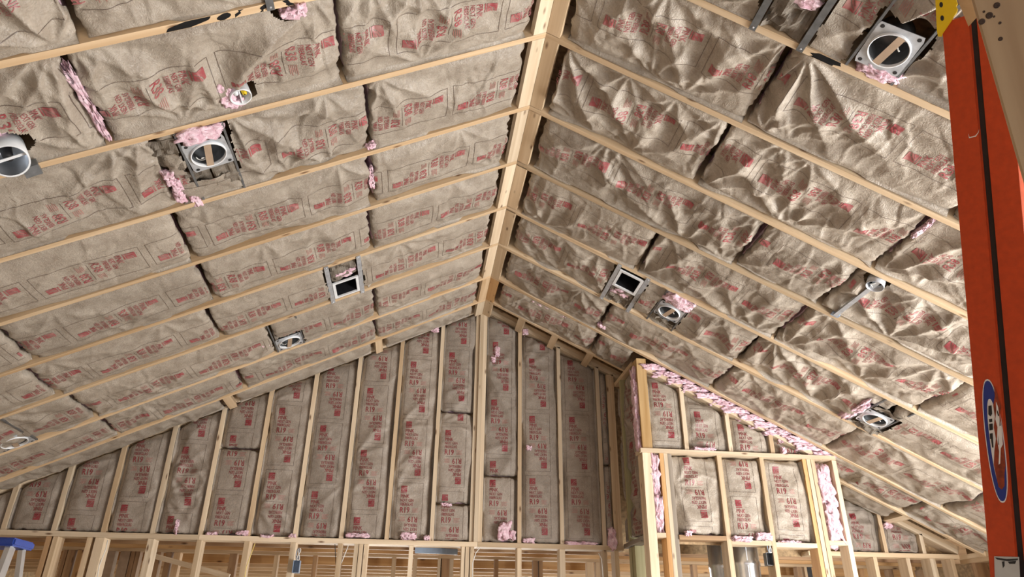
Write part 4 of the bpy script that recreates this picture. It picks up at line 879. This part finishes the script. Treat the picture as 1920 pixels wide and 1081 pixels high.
# plank resting across the ladder top, close to the viewer
DP = 1.15
A = CAM + ray(1805, -60) * DP; B = CAM + ray(1935, 395) * DP
dp = (B - A).normalized(); vd = ray(1850, 190).normalized(); wp = vd.cross(dp); wp = wp if wp.dot(CR) > 0 else -wp; wp.normalize()
MP = frame(A - dp * 0.55, dp, wp, dp.cross(wp)); zn = 1 if dp.cross(wp).dot(CF) < 0 else -1
pk = thing('wood_plank', None, 'knotty pine plank slanting across the upper right corner', 'plank', None, MP)
bm = bmesh.new(); add_box(bm, (0.75, 0.095, -zn * 0.019), (1.5, 0.19, 0.038)); bmesh.ops.bevel(bm, geom=bm.edges[:], offset=0.003, segments=1, affect='EDGES'); link('plank_board', bm_mesh(bm), 'plank', pk, MP)
Pn = dp.cross(wp) * zn
for cx, cy, r in ((1855, 29, 6), (1841, 40.5, 5.6), (1869, 10, 5.5), (1845, 22, 2.2), (1864, 31, 2.0), (1875, 43, 2.6), (1876, 73, 3.8)):
    c = MP.inverted() @ onplane(cx, cy, A, Pn); bm = bmesh.new(); rr = r * DP / FPX
    lathe(bm, [(rr, zn * 0.0004), (rr * 0.7, zn * 0.001), (0.0003, zn * 0.0008)], 14, (c.x, c.y, 0)); link('knot', bm_mesh(bm), 'knot', pk, MP)
# second board left of it
bm = bmesh.new(); vd2 = ray(1815, 0).normalized(); C2 = CAM + ray(1815, 0) * (DP + 0.12)
f = bm.faces.new([bm.verts.new(onplane(px, py, C2, vd2) - C2) for px, py in ((1816, 50), (1870, -10), (1850, -60), (1786, -60), (1797, 4))])
r = bmesh.ops.extrude_face_region(bm, geom=[f]); bmesh.ops.translate(bm, vec=vd2 * 0.03, verts=[v for v in r['geom'] if isinstance(v, bmesh.types.BMVert)]); bmesh.ops.recalc_face_normals(bm, faces=bm.faces[:])
tag(link('wood_offcut', bm_mesh(bm), 'plank', None, Matrix.Translation(C2)), 'short board end tucked behind the knotty plank', 'board')

# ------------------------------------------------------------------ blue-topped aluminium stepladder at the lower left
q0 = CAM + ray(26, 1006) * 3.6
ms = Matrix.Translation((q0.x - 0.42, q0.y + 0.13, FLOOR)); hgt = q0.z - FLOOR
sl = thing('step_ladder', None, 'aluminium stepladder with blue top cap at the lower left corner', 'ladder', None, ms)
bm = bmesh.new(); add_box(bm, (0.21, 0, hgt - 0.02), (0.42, 0.22, 0.04)); bmesh.ops.bevel(bm, geom=bm.edges[:], offset=0.008, segments=2, affect='EDGES'); link('top_cap', bm_mesh(bm), 'blue', sl, ms)
for sx in (0.03, 0.385):
    for sy in (-1, 1):
        board('ladder_leg', ms @ Vector((sx - 0.05 * (1 if sx > .2 else 1) * 0, sy * 0.06, hgt - 0.04)), ms @ Vector((sx + (0.10 if sx > .2 else -0.10), sy * 0.55, 0.01)), 0.024, 0.06 if sy < 0 else 0.035, (1, 0, 0), 'alu', sl)
for k in range(6):
    z = 0.3 + k * 0.28; fr = 1 - z / hgt; yy = -(0.06 + 0.49 * fr)
    board('ladder_step', ms @ Vector((0.03 - 0.1 * fr, yy, z)), ms @ Vector((0.385 + 0.1 * fr, yy, z)), 0.075, 0.02, (0, 1, 0), 'alu', sl)
